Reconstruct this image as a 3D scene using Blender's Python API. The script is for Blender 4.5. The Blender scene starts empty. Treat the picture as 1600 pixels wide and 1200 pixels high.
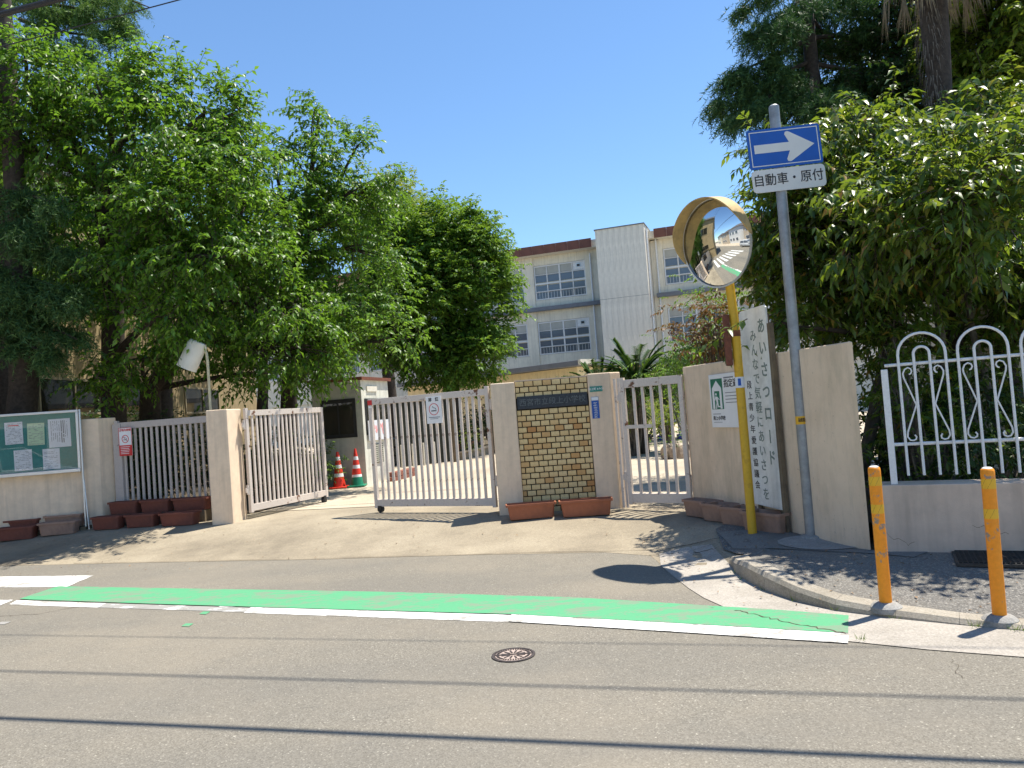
import bpy, bmesh, math, random
import numpy as np
from math import sin, cos, pi, radians, atan2, sqrt, hypot
from mathutils import Vector, Matrix, Euler
S = bpy.context.scene
COL = S.collection

# ---------------------------------------------------------------- camera
FPX, PITCH, ROLL, EYE = 1200.0, radians(2.0), radians(4.25), 1.5
_fw = Vector((0, cos(PITCH), sin(PITCH))); _u0 = Vector((0, -sin(PITCH), cos(PITCH))); _r0 = Vector((1, 0, 0))
_rt = _r0*cos(ROLL) - _u0*sin(ROLL); _up = _u0*cos(ROLL) + _r0*sin(ROLL)
cam = bpy.data.objects.new('camera', bpy.data.cameras.new('camera')); COL.objects.link(cam)
m = Matrix((_rt, _up, -_fw)).transposed().to_4x4(); m.translation = (0, 0, EYE)
cam.matrix_world = m
cam.data.sensor_width = 36; cam.data.lens = 27; cam.data.clip_end = 3000; cam.data.clip_start = .05
S.camera = cam
# ---------------------------------------------------------------- light
SUN = Vector((.35, .18, 1)).normalized()
W = bpy.data.worlds.new('World'); S.world = W; W.use_nodes = True
wn = W.node_tree; wn.nodes.clear()
sky = wn.nodes.new('ShaderNodeTexSky'); sky.sky_type = 'NISHITA'; sky.sun_disc = False
sky.sun_elevation = math.asin(SUN.z); sky.sun_rotation = atan2(SUN.x, SUN.y)
sky.air_density = 1.0; sky.dust_density = .0; sky.ozone_density = 3.2
bg = wn.nodes.new('ShaderNodeBackground'); bg.inputs[1].default_value = .108
wo = wn.nodes.new('ShaderNodeOutputWorld')
sb = wn.nodes.new('ShaderNodeMix'); sb.data_type = 'RGBA'; sb.blend_type = 'MULTIPLY'; sb.inputs[0].default_value = 1; sb.inputs[7].default_value = (.84, .98, 1.06, 1)   # a clear, clean-air blue
wn.links.new(sky.outputs[0], sb.inputs[6]); wn.links.new(sb.outputs[2], bg.inputs[0]); wn.links.new(bg.outputs[0], wo.inputs[0])
sl = bpy.data.lights.new('sun', 'SUN'); sl.energy = 4.7; sl.angle = radians(.53); sl.color = (1, .94, .83)
so = bpy.data.objects.new('sun', sl); COL.objects.link(so)
so.rotation_euler = SUN.to_track_quat('Z', 'Y').to_euler()
S.view_settings.view_transform = 'Standard'; S.view_settings.look = 'None'
S.view_settings.exposure = .84; S.view_settings.gamma = 1; S.view_settings.use_curve_mapping = False
S.cycles.max_bounces = 6; S.cycles.diffuse_bounces = 3; S.cycles.glossy_bounces = 3
S.cycles.transmission_bounces = 4; S.cycles.transparent_max_bounces = 6

def at(px, py, y):
    """point of the place seen at photograph pixel (px, py) that lies y metres ahead"""
    r = _fw + _rt*((px-800)/FPX) + _up*((600-py)/FPX)
    return Vector((0, 0, EYE)) + r*(y/r.y)

# ---------------------------------------------------------------- materials
M = {}
class NT:
    def __init__(s, name):
        s.m = bpy.data.materials.new(name); s.m.use_nodes = True; s.t = s.m.node_tree; s.t.nodes.clear()
        s.o = s.n('ShaderNodeOutputMaterial'); M[name] = s.m
    def n(s, ty, **k):
        x = s.t.nodes.new(ty)
        for a, b in k.items(): setattr(x, a, b)
        return x
    def l(s, a, b): s.t.links.new(a, b)
    def coord(s, scale=(1, 1, 1), kind='Object'):
        tc = s.n('ShaderNodeTexCoord'); mp = s.n('ShaderNodeMapping'); mp.inputs['Scale'].default_value = scale
        s.l(tc.outputs[kind], mp.inputs[0]); return mp.outputs[0]
    def noise(s, scale, detail=4, rough=.6, stretch=(1, 1, 1), kind='Object'):
        x = s.n('ShaderNodeTexNoise'); x.inputs['Scale'].default_value = scale; x.inputs['Detail'].default_value = detail
        x.inputs['Roughness'].default_value = rough; s.l(s.coord(stretch, kind), x.inputs['Vector']); return x.outputs[0]
    def ramp(s, f, stops):
        r = s.n('ShaderNodeValToRGB'); e = r.color_ramp.elements
        while len(e) < len(stops): e.new(.5)
        for i, (p, c) in enumerate(stops):
            e[i].position = p; e[i].color = (*c, 1) if not isinstance(c, (int, float)) else (c, c, c, 1)
        s.l(f, r.inputs[0]); return r.outputs[0]
    def mix(s, f, a, b, blend='MIX'):
        x = s.n('ShaderNodeMix', data_type='RGBA', blend_type=blend)
        for v, i in ((f, 0), (a, 6), (b, 7)):
            if isinstance(v, (int, float)): x.inputs[i].default_value = v if i == 0 else (v, v, v, 1)
            elif isinstance(v, tuple): x.inputs[i].default_value = (*v, 1)
            else: s.l(v, x.inputs[i])
        return x.outputs[2]
    def bsdf(s, col, rough=.8, metal=0, bump=None, bs=.3, bd=.01, spec=.5):
        p = s.n('ShaderNodeBsdfPrincipled')
        if isinstance(col, tuple): p.inputs['Base Color'].default_value = (*col, 1)
        else: s.l(col, p.inputs['Base Color'])
        if isinstance(rough, (int, float)): p.inputs['Roughness'].default_value = rough
        else: s.l(rough, p.inputs['Roughness'])
        p.inputs['Metallic'].default_value = metal; p.inputs['Specular IOR Level'].default_value = spec
        if bump is not None:
            b = s.n('ShaderNodeBump'); b.inputs['Strength'].default_value = bs; b.inputs['Distance'].default_value = bd
            s.l(bump, b.inputs['Height']); s.l(b.outputs[0], p.inputs['Normal'])
        s.l(p.outputs[0], s.o.inputs[0]); return p

def plain(name, c, rough=.6, metal=0, var=.12, scale=14, bs=.15, spec=.5):
    t = NT(name); n = t.noise(scale); lo = tuple(x*(1-var) for x in c); hi = tuple(min(1, x*(1+var)) for x in c)
    t.bsdf(t.ramp(n, [(.3, lo), (.7, hi)]), rough, metal, n if bs else None, bs, .004, spec)

def weathered(name, c, dirt, dscale=2.5, thr=(.55, .75), rough=.7, metal=0, grain=60, streak=True, bs=.25, spec=.4, amt=1):
    """base colour, soft mottling, rain streaks and stains"""
    t = NT(name)
    a = t.noise(dscale, 6, .65); b = t.noise(dscale*5, 5, .7)
    base = t.ramp(b, [(.3, tuple(x*.9 for x in c)), (.7, tuple(min(1, x*1.08) for x in c))])
    f = t.ramp(a, [(thr[0], 0.), (thr[1], 1.)])
    base = t.mix(t.mix(1, f, (amt,)*3, 'MULTIPLY'), base, dirt)
    if streak:
        sN = t.noise(9, 4, .6, (1, 1, .07)); base = t.mix(t.ramp(sN, [(.46, 0.), (.74, .55)]), base, tuple(x*.6 for x in c))
    g = t.noise(grain, 3, .7)
    t.bsdf(base, rough, metal, g, bs, .006, spec)

# ground materials
t = NT('asphalt')
big = t.noise(.45, 5, .65); g = t.noise(150, 2, .9); v = t.n('ShaderNodeTexVoronoi'); v.inputs['Scale'].default_value = 130
t.l(t.coord(), v.inputs['Vector'])
c = t.ramp(v.outputs['Color'], [(0, (.135, .122, .10)), (.5, (.20, .182, .15)), (.85, (.24, .22, .183)), (1, (.44, .41, .34))])
g2 = t.ramp(g, [(.3, (.62,)*3), (.7, (1.3,)*3)]); c = t.mix(.55, c, g2, 'MULTIPLY')
c = t.mix(t.ramp(big, [(.44, 0.), (.66, .42)]), c, (.29, .25, .19))
pol = t.noise(.35, 3, .5, (.3, 3.5, 1)); c = t.mix(t.ramp(pol, [(.38, .22), (.55, 0.)]), c, (.13, .125, .115))
oil = t.noise(3.2, 6, .75); c = t.mix(t.ramp(oil, [(.66, 0.), (.74, .35)]), c, (.10, .092, .08))
st = t.noise(1.6, 5, .7, (1, 3.2, 1)); c = t.mix(t.ramp(st, [(.6, 0.), (.82, .5)]), c, (.12, .115, .11))
t.bsdf(c, .92, 0, t.mix(.5, g, v.outputs['Distance']), .5, .006, .25)
t = NT('dark_asphalt')
big = t.noise(.8, 5, .6); v = t.n('ShaderNodeTexVoronoi'); v.inputs['Scale'].default_value = 100; t.l(t.coord(), v.inputs['Vector'])
c = t.ramp(v.outputs['Color'], [(0, (.09, .085, .08)), (.6, (.155, .148, .135)), (1, (.33, .31, .28))])
c = t.mix(t.ramp(big, [(.4, 0.), (.65, .55)]), c, (.22, .20, .165))
t.bsdf(c, .92, 0, v.outputs['Distance'], .5, .006, .25)
def concrete(name, c1, c2, c3, sc=.9, grain=80):
    t = NT(name); a = t.noise(sc, 7, .65); b = t.noise(grain, 3, .85); d = t.noise(sc*6, 6, .7)
    x = t.ramp(a, [(.32, c1), (.5, c2), (.7, c3)])
    x = t.mix(.6, x, t.ramp(b, [(.3, (.66,)*3), (.7, (1.22,)*3)]), 'MULTIPLY')
    x = t.mix(t.ramp(d, [(.58, 0.), (.75, .42)]), x, tuple(v*.62 for v in c1))
    v = t.n('ShaderNodeTexVoronoi'); v.inputs['Scale'].default_value = grain*1.1; t.l(t.coord(), v.inputs['Vector'])
    x = t.mix(.5, x, t.ramp(v.outputs['Color'], [(0, (.66,)*3), (.6, (1.,)*3), (.95, (1.25,)*3), (1, (1.7,)*3)]), 'MULTIPLY')
    t.bsdf(x, .9, 0, b, .5, .006, .3)
concrete('drive_concrete', (.19, .16, .118), (.31, .262, .19), (.42, .36, .265), .55)
concrete('yard_concrete', (.40, .335, .25), (.49, .415, .315), (.55, .47, .365), .5)
concrete('apron_concrete', (.30, .27, .23), (.38, .345, .30), (.44, .40, .35), 1.5)
concrete('kerb_concrete', (.24, .21, .165), (.33, .295, .24), (.40, .36, .30), 2.5)
concrete('patch_concrete', (.15, .145, .135), (.19, .185, .17), (.24, .23, .21), 1.2)
concrete('mortar', (.27, .26, .24), (.31, .30, .28), (.36, .35, .33), 2)
concrete('soil', (.05, .038, .025), (.08, .06, .04), (.11, .085, .06), 3, 40)
t = NT('wall_streaks')
a = t.noise(2.2, 6, .65); s1_ = t.noise(13, 7, .75, (1, 1, .13)); s2_ = t.noise(3.5, 6, .7, (1, 1, .3)); g = t.noise(120, 3, .7); sp_ = t.noise(26, 4, .7)
c = t.ramp(a, [(.35, (.74, .58, .42)), (.65, (.84, .67, .495))])
c = t.mix(t.ramp(s1_, [(.50, 0.), (.78, .38)]), c, (.42, .34, .23))
c = t.mix(t.ramp(s2_, [(.48, 0.), (.68, .42)]), c, (.44, .36, .24))
c = t.mix(t.ramp(sp_, [(.64, 0.), (.70, .5)]), c, (.34, .25, .17))
t.bsdf(c, .93, 0, g, .45, .006, .3)
def paint(name, c, under, thr, sc=2.2):
    t = NT(name); a = t.noise(sc, 9, .75, (1, 2.6, 1)); b = t.noise(70, 3, .8); c3 = t.noise(5, 8, .8)
    x = t.mix(t.ramp(b, [(.35, 0.), (.7, .35)]), c, tuple(v*.8 for v in c))
    x = t.mix(t.ramp(a, [(thr, 0.), (thr+.03, .85)]), x, under)
    x = t.mix(t.ramp(c3, [(.55, 0.), (.58, .6)]), x, under)
    t.bsdf(x, .8, 0, b, .3, .004, .3)
paint('green_paint', (.095, .34, .17), (.18, .25, .17), .515)
paint('white_paint', (.80, .79, .76), (.28, .26, .23), .53)
paint('worn_white_paint', (.72, .71, .68), (.23, .22, .20), .42)
weathered('stucco', (.82, .645, .47), (.62, .48, .35), 1.6, (.5, .8), .92, grain=120, bs=.35, amt=.5)
weathered('stucco_stained', (.74, .59, .43), (.30, .255, .19), 1.9, (.5, .8), .92, grain=120, bs=.4, amt=.6)
weathered('stucco_pink', (.62, .49, .385), (.40, .315, .25), 1.4, (.55, .8), .92, grain=110, bs=.35, amt=.6)
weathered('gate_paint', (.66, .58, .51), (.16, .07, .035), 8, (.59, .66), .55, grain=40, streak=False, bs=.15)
weathered('gate_paint_shaded', (.50, .44, .40), (.14, .07, .04), 7, (.64, .72), .6, grain=40, streak=False, bs=.15)  # copy of the gate paint, its colour darkened to stand for shade
weathered('white_metal', (.74, .74, .73), (.40, .38, .33), 9, (.66, .78), .5, grain=30, streak=False, bs=.1)
weathered('yellow_paint', (.62, .37, .025), (.30, .16, .03), 5, (.56, .72), .5, grain=40, streak=False, bs=.12)
weathered('orange_paint', (.86, .29, .012), (.26, .22, .18), 7, (.56, .60), .5, grain=40, streak=False, bs=.2)
weathered('hood_yellow', (.50, .34, .13), (.20, .15, .08), 4, (.45, .7), .6, grain=40, streak=False, bs=.12)
weathered('galvanised', (.33, .35, .37), (.22, .235, .25), 8, (.4, .7), .5, .45, grain=60, streak=False, bs=.08)
weathered('sign_board', (.78, .79, .77), (.42, .43, .40), 3, (.5, .8), .6, grain=50, bs=.08)
weathered('terracotta', (.34, .12, .062), (.22, .085, .05), 5, (.5, .75), .75, grain=50, streak=False, bs=.2)
weathered('terracotta_dark', (.19, .062, .042), (.11, .042, .032), 5, (.5, .75), .75, grain=50, streak=False, bs=.2)
weathered('terracotta_dusty', (.36, .225, .165), (.24, .155, .12), 5, (.45, .7), .85, grain=50, streak=False, bs=.2)
weathered('booth_white', (.72, .71, .62), (.36, .36, .31), 2, (.5, .75), .75, grain=60, bs=.15)
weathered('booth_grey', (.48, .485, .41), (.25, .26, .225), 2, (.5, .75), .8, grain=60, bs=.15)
weathered('school_wall', (.80, .74, .60), (.62, .57, .47), .5, (.45, .8), .85, grain=12, bs=.1)
weathered('school_panel', (.80, .74, .63), (.68, .63, .54), .6, (.45, .8), .8, grain=8, bs=.08)
weathered('annex_wall', (.80, .65, .38), (.62, .50, .30), .7, (.5, .8), .85, grain=12, bs=.1)
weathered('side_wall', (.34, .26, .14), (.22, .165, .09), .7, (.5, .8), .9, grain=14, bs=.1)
weathered('wood_old', (.20, .155, .10), (.10, .08, .06), 6, (.4, .7), .9, grain=30, bs=.4)
plain('fascia_brown', (.17, .065, .042), .7, 0, .2, 1.5)
plain('slate_grey', (.16, .17, .19), .7, 0, .15, 2)
plain('rust_brown', (.17, .055, .03), .8, 0, .35, 20)
plain('aluminium', (.62, .63, .64), .35, .7, .06)
plain('dark_metal', (.03, .03, .03), .5, .3)
plain('rubber', (.025, .025, .025), .8)
plain('cork_green', (.035, .21, .19), .85, 0, .1, 30)
plain('paper', (.70, .72, .76), .8, 0, .03)
plain('paper_green', (.52, .66, .45), .8, 0, .03)
plain('ink', (.03, .03, .035), .8, 0, .02, 10, 0)
plain('ink_grey', (.22, .23, .25), .8, 0, .02, 10, 0)
plain('brush_ink', (.20, .25, .23), .8, 0, .45, 40, 0)
plain('print_red', (.62, .03, .03), .6, 0, .05, 10, 0)
plain('print_pink', (.80, .36, .36), .7, 0, .25, 12, 0)
plain('print_white', (.82, .82, .82), .6, 0, .03, 10, 0)
plain('sign_white', (.66, .65, .62), .45, 0, .04, 6, 0)
plain('sign_blue', (.003, .085, .40), .5, 0, .08, 6, 0)
plain('sign_green', (.01, .16, .09), .5, 0, .1, 8, 0)
plain('plate_teal', (.03, .24, .19), .5, 0, .1, 20, 0)
plain('band_yellow', (.75, .42, .02), .5, 0, .05, 10, 0)
plain('cone_red', (.72, .045, .02), .45, 0, .08)
plain('cone_green', (.01, .22, .12), .45, 0, .08)
plain('stone_plate', (.026, .032, .042), .55, 0, .4, 30, .3)
plain('stone_letter', (.11, .125, .13), .6, 0, .2, 40)
plain('grout', (.022, .013, .009), .95, 0, .3, 60)
plain('steel_grate', (.06, .058, .055), .55, .6, .3, 40)
plain('cast_iron', (.075, .06, .055), .6, .4, .3, 60)
plain('iron_worn', (.42, .33, .28), .6, .2, .3, 80)
plain('curtain', (.42, .42, .38), .9, 0, .1, 3)
plain('vent_white', (.72, .73, .73), .6)
plain('brick_red', (.24, .09, .06), .85, 0, .3, 30)
plain('wall_frame', (.30, .25, .16), .7)
plain('fence_dark', (.022, .026, .018), .9, 0, .3, 5)
plain('blue_plastic', (.012, .02, .36), .5)
plain('rock', (.36, .28, .21), .9, 0, .35, 8, .6)
plain('bark', (.055, .042, .032), .95, 0, .4, 18, .8)
plain('bark_grey', (.13, .11, .085), .95, 0, .4, 18, .8)
plain('cable', (.012, .012, .013), .6)
plain('pole_concrete', (.32, .31, .29), .9)
plain('lamp_white', (.74, .70, .60), .55, 0, .06, 8)
plain('lamp_pole', (.55, .50, .33), .6, 0, .15, 10)
plain('car_white', (.62, .64, .66), .25)
plain('house_cream', (.52, .44, .34), .9, 0, .1, 1)
plain('house_roof', (.09, .08, .08), .8, 0, .2, 3)
plain('ground_earth', (.14, .12, .09), .95, 0, .25, 1)
plain('dead_frond', (.30, .24, .15), .9, 0, .3, 20)
plain('debris', (.24, .15, .08), .9, 0, .5, 9)
# tiles: colour varies from piece to piece
t = NT('tile')
oi = t.n('ShaderNodeObjectInfo'); nz = t.noise(35, 5, .7)
c = t.ramp(oi.outputs['Random'], [(0, (.74, .57, .29)), (.55, (.76, .57, .27)), (.84, (.70, .47, .20)), (.97, (.60, .34, .12)), (1, (.52, .24, .07))])
c = t.mix(t.ramp(nz, [(.45, 0.), (.75, .55)]), c, (.38, .22, .09))
t.bsdf(c, .6, 0, nz, .3, .003)
# glass
def glass(name, tint, rough=.03):
    t = NT(name); p = t.bsdf(tint, rough, 0, None, spec=.9)
glass('window_glass', (.10, .12, .15), .12)
glass('booth_glass', (.03, .028, .022), .03)
t = NT('case_glass')
gl = t.n('ShaderNodeBsdfGlossy'); gl.inputs['Roughness'].default_value = .01; tr = t.n('ShaderNodeBsdfTransparent')
fr = t.n('ShaderNodeFresnel'); fr.inputs[0].default_value = 1.32; mx = t.n('ShaderNodeMixShader')
ad = t.n('ShaderNodeMath', operation='ADD'); ad.inputs[1].default_value = .03; t.l(fr.outputs[0], ad.inputs[0])
t.l(ad.outputs[0], mx.inputs[0]); t.l(tr.outputs[0], mx.inputs[1]); t.l(gl.outputs[0], mx.inputs[2]); t.l(mx.outputs[0], t.o.inputs[0])
t = NT('mirror'); t.bsdf((.80, .82, .82), .015, 1.0)
# leaves
def leaf(name, stops, trans=.35, tcol=(.22, .42, .03), rough=.5, spec=.3):
    t = NT(name); g = t.n('ShaderNodeNewGeometry'); c = t.ramp(g.outputs['Random Per Island'], stops)
    p = t.bsdf(c, rough, 0, None, spec=spec); tl = t.n('ShaderNodeBsdfTranslucent')
    tm = t.mix(.5, c, tcol); t.l(tm, tl.inputs[0]); mx = t.n('ShaderNodeMixShader'); mx.inputs[0].default_value = trans
    t.l(p.outputs[0], mx.inputs[1]); t.l(tl.outputs[0], mx.inputs[2]); t.l(mx.outputs[0], t.o.inputs[0])
leaf('leaf_cherry', [(0, (.028, .08, .008)), (.45, (.060, .15, .012)), (.8, (.115, .235, .022)), (1, (.20, .32, .04))], .38, (.36, .64, .04), .42, .4)
leaf('leaf_camphor', [(0, (.040, .10, .012)), (.5, (.075, .17, .020)), (.85, (.13, .25, .03)), (1, (.18, .29, .045))], .34, (.38, .60, .04), .5, .28)
leaf('leaf_oak', [(0, (.03, .075, .012)), (.5, (.055, .12, .018)), (.82, (.11, .17, .025)), (.95, (.22, .24, .04)), (1, (.30, .14, .04))], .38, (.44, .58, .03), .36, .5)
leaf('leaf_yellow', [(0, (.07, .13, .015)), (.6, (.14, .21, .02)), (1, (.27, .31, .035))], .42, (.45, .55, .04))
leaf('leaf_dark', [(0, (.015, .04, .010)), (.7, (.03, .07, .014)), (1, (.06, .11, .02))], .2, (.12, .25, .03))
leaf('leaf_red', [(0, (.09, .035, .02)), (.5, (.14, .075, .035)), (1, (.12, .14, .03))], .3, (.35, .18, .04))
leaf('needle', [(0, (.026, .07, .022)), (.6, (.05, .115, .032)), (1, (.10, .18, .05))], .15, (.12, .25, .05), .6, .3)
leaf('needle_light', [(0, (.06, .13, .03)), (.6, (.09, .18, .04)), (1, (.15, .25, .06))], .25, (.25, .38, .06), .6, .3)
leaf('cycad_leaf', [(0, (.02, .06, .014)), (.6, (.04, .10, .018)), (1, (.10, .18, .03))], .2, (.2, .35, .04))
leaf('grass_blade', [(0, (.07, .13, .02)), (1, (.25, .28, .07))], .3)
leaf('petal', [(0, (.6, .1, .2)), (.5, (.75, .35, .45)), (1, (.8, .7, .65))], .3, (.7, .4, .4))

# ---------------------------------------------------------------- builders
def tag(o, label=None, cat=None, group=None, kind=None):
    if label: o['label'] = label
    if cat: o['category'] = cat
    if group: o['group'] = group
    if kind: o['kind'] = kind
    return o
def thing(name, label, cat, loc=(0, 0, 0), rz=0, group=None):
    o = bpy.data.objects.new(name, None); COL.objects.link(o); o.empty_display_size = .2
    o.location = loc; o.rotation_euler = (0, 0, rz); return tag(o, label, cat, group)
class B:
    def __init__(s): s.v = []; s.f = []
    def add(s, vs, fs):
        k = len(s.v); s.v += [tuple(x) for x in vs]; s.f += [tuple(i+k for i in f) for f in fs]; return s
    def box(s, x0, x1, y0, y1, z0, z1, mat=None):
        vs = [Vector((x, y, z)) for z in (z0, z1) for y in (y0, y1) for x in (x0, x1)]
        if mat: vs = [mat @ v for v in vs]
        return s.add(vs, [(0, 2, 3, 1), (4, 5, 7, 6), (0, 1, 5, 4), (2, 6, 7, 3), (0, 4, 6, 2), (1, 3, 7, 5)])
    def prism(s, pts, z0, z1):
        n = len(pts); a = sum(pts[i][0]*pts[(i+1) % n][1]-pts[(i+1) % n][0]*pts[i][1] for i in range(n))
        if a < 0: pts = pts[::-1]
        return s.add([(p[0], p[1], z0) for p in pts]+[(p[0], p[1], z1) for p in pts],
                     [tuple(range(n))[::-1], tuple(range(n, 2*n))]+[(i, (i+1) % n, n+(i+1) % n, n+i) for i in range(n)])
    def plate(s, pts, y0, y1):
        """outline in x,z given a thickness in y (y0 front, y1 back)"""
        n = len(pts); a = sum(pts[i][0]*pts[(i+1) % n][1]-pts[(i+1) % n][0]*pts[i][1] for i in range(n))
        if a < 0: pts = pts[::-1]
        return s.add([(p[0], y0, p[1]) for p in pts]+[(p[0], y1, p[1]) for p in pts],
                     [tuple(range(n)), tuple(range(n, 2*n))[::-1]]+[(i, n+i, n+(i+1) % n, (i+1) % n) for i in range(n)])
    def tube(s, path, r, sides=8, caps=True):
        P = [Vector(p) for p in path]; n = len(P); R = r if isinstance(r, (list, tuple)) else [r]*n
        T = [(P[min(i+1, n-1)]-P[max(i-1, 0)]).normalized() for i in range(n)]
        u = T[0].orthogonal().normalized(); rings = []
        for i in range(n):
            u = (u - T[i]*u.dot(T[i])).normalized(); w = T[i].cross(u)
            rings += [P[i]+(u*cos(2*pi*k/sides)+w*sin(2*pi*k/sides))*R[i] for k in range(sides)]
        f = [(i*sides+k, i*sides+(k+1) % sides, (i+1)*sides+(k+1) % sides, (i+1)*sides+k) for i in range(n-1) for k in range(sides)]
        if caps: f += [tuple(range(sides))[::-1], tuple((n-1)*sides+k for k in range(sides))]
        return s.add(rings, f)
    def lathe(s, prof, sides=24, c=(0, 0)):
        n = len(prof)
        vs = [(c[0]+r*cos(2*pi*k/sides), c[1]+r*sin(2*pi*k/sides), z) for r, z in prof for k in range(sides)]
        f = [(i*sides+k, i*sides+(k+1) % sides, (i+1)*sides+(k+1) % sides, (i+1)*sides+k) for i in range(n-1) for k in range(sides)]
        f += [tuple(range(sides))[::-1], tuple((n-1)*sides+k for k in range(sides))]
        return s.add(vs, f)
    def build(s, name, mat, parent=None, loc=(0, 0, 0), rot=(0, 0, 0), bevel=0, smooth=False, kind=None):
        me = bpy.data.meshes.new(name); me.from_pydata(s.v, [], s.f); me.update()
        if bevel:
            bm = bmesh.new(); bm.from_mesh(me)
            bmesh.ops.bevel(bm, geom=bm.edges[:], offset=bevel, segments=2, affect='EDGES', profile=.5)
            bm.to_mesh(me); bm.free()
        if smooth:
            me.polygons.foreach_set('use_smooth', [True]*len(me.polygons))
            me.set_sharp_from_angle(angle=radians(40))
        me.materials.append(M[mat] if isinstance(mat, str) else mat)
        o = bpy.data.objects.new(name, me); COL.objects.link(o); o.parent = parent
        o.location = loc; o.rotation_euler = rot
        if kind: o['kind'] = kind
        return o
def dup(o, parent, loc=None, rot=None):
    c = o.copy(); COL.objects.link(c); c.parent = parent
    if loc is not None: c.location = loc
    if rot is not None: c.rotation_euler = rot
    return c
def dup_tree(o, loc, rz, label=None, scale=None):
    r = dup(o, None, loc, (0, 0, rz))
    if label: r['label'] = label
    if scale: r.scale = scale
    for ch in list(o.children):
        c = dup(ch, r)
        for g in list(ch.children): dup(g, c)
    return r
def text(body, size, mat, parent, loc, rot=(pi/2, 0, 0), name='lettering', sp=1.0, sx=1.0, lsp=1.0, bold=0, ext=.0015, align='CENTER'):
    cu = bpy.data.curves.new(name, 'FONT'); cu.body = body; cu.size = size; cu.align_x = align; cu.align_y = 'CENTER'
    cu.space_line = lsp; cu.space_character = sp; cu.extrude = ext; cu.offset = bold; cu.resolution_u = 3
    o = bpy.data.objects.new(name, cu); COL.objects.link(o)
    me = bpy.data.meshes.new_from_object(o.evaluated_get(bpy.context.evaluated_depsgraph_get()))
    bpy.data.objects.remove(o); bpy.data.curves.remove(cu)
    me.name = name; me.materials.clear(); me.materials.append(M[mat])
    q = bpy.data.objects.new(name, me); COL.objects.link(q); q.parent = parent; q.location = loc; q.rotation_euler = rot; q.scale = (sx, 1, 1)
    return q
def vtext(chars, size, step, mat, parent, x, z0, y, name='lettering', bold=0, sx=1.0):
    """characters one under another in the x,z plane (facing -y), joined into one mesh"""
    vs, fs = [], []
    for i, ch in enumerate(chars):
        if ch == ' ': continue
        o = text(ch, size, mat, None, (0, 0, 0), bold=bold)
        if ch == 'ー':   # the long-vowel bar stands upright in vertical writing
            R = Matrix.Rotation(pi/2, 4, 'Z')
        else: R = Matrix.Identity(4)
        k = len(vs); cz = sum((v.co.y for v in o.data.vertices), 0)/max(1, len(o.data.vertices)) if ch == 'ー' else 0
        for v in o.data.vertices:
            p = R @ Vector((v.co.x, v.co.y-cz, v.co.z)); vs.append((p.x*sx, -p.z, p.y - i*step))
        fs += [tuple(j+k for j in p.vertices) for p in o.data.polygons]
        me = o.data; bpy.data.objects.remove(o); bpy.data.meshes.remove(me)
    b = B(); b.v = vs; b.f = fs
    return b.build(name, mat, parent, (x, y, z0))

# ---------------------------------------------------------------- ground
def ss(a, b, x):
    t = min(1, max(0, (x-a)/(b-a))); return t*t*(3-2*t)
def H(x, y):
    e = x*.266+y*.964; zd = .2-.06*ss(-.5, 2.5, x); e0 = 7.78-1.7*ss(1.1, 2.3, x)
    return zd*ss(e0, e0+1.9, e)
def HS(x, y):
    f = ss(0, 1.1, 7.2-y); e = x*.266+y*.964; return H(x, y)*(1-f)+(.012+.123*ss(5.15, 6.5, e))*f
def sheet(name, poly, dz, mat, hf=H, step=.35, parent=None, kind='structure', lim=None):
    bm = bmesh.new(); vs = [bm.verts.new((p[0], p[1], 0)) for p in poly]; bm.faces.new(vs)
    bmesh.ops.triangulate(bm, faces=bm.faces[:])
    if step:
        x0, x1 = min(p[0] for p in poly), max(p[0] for p in poly); y0, y1 = min(p[1] for p in poly), max(p[1] for p in poly)
        if lim: x0, x1, y0, y1 = max(x0, lim[0]), min(x1, lim[1]), max(y0, lim[2]), min(y1, lim[3])
        for ax, a, b in ((0, x0, x1), (1, y0, y1)):
            k = a+step
            while k < b:
                co = (k, 0, 0) if ax == 0 else (0, k, 0); no = (1, 0, 0) if ax == 0 else (0, 1, 0)
                bmesh.ops.bisect_plane(bm, geom=bm.verts[:]+bm.edges[:]+bm.faces[:], plane_co=co, plane_no=no); k += step
    for v in bm.verts: v.co.z = hf(v.co.x, v.co.y)+dz
    bmesh.ops.recalc_face_normals(bm, faces=bm.faces[:])
    for f in bm.faces:
        if f.normal.z < 0: f.normal_flip()
    me = bpy.data.meshes.new(name); bm.to_mesh(me); bm.free(); me.materials.append(M[mat])
    o = bpy.data.objects.new(name, me); COL.objects.link(o); o.parent = parent
    if kind and not parent: o['kind'] = kind
    return o
flat = lambda x, y: 0.0
RD = Vector((.964, -.266)); RN = Vector((.266, .964))     # along the road, across it
def rp(s, e): return (RD.x*s+RN.x*e, RD.y*s+RN.y*e)
sheet('ground', [(-900, -900), (900, -900), (900, 900), (-900, 900)], -.06, 'ground_earth', flat, 0)
road = sheet('road', [rp(-120, -2.5), rp(120, -2.5), rp(120, 8.1), rp(-120, 8.1)], 0, 'asphalt', flat, 0)
far_side = sheet('bounce_pavement', [rp(-120, -30), rp(120, -30), rp(120, -2.45), rp(-120, -2.45)], -.012, 'yard_concrete', flat, 0)  # unseen pale ground, added to bounce light onto the shaded walls
drive = sheet('driveway', [rp(-14, 7.78), rp(-7, 7.78), rp(-4.5, 7.74), rp(-2.8, 7.80), rp(-1.3, 7.77), (1.22, 7.5), (1.24, 6.9), (1.9, 6.8), (2.1, 6.8), (2.75, 6.9), (3.1, 10.5), (-6.0, 12.6), (-14.5, 13.5)], .002, 'drive_concrete', H, .3)
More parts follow.
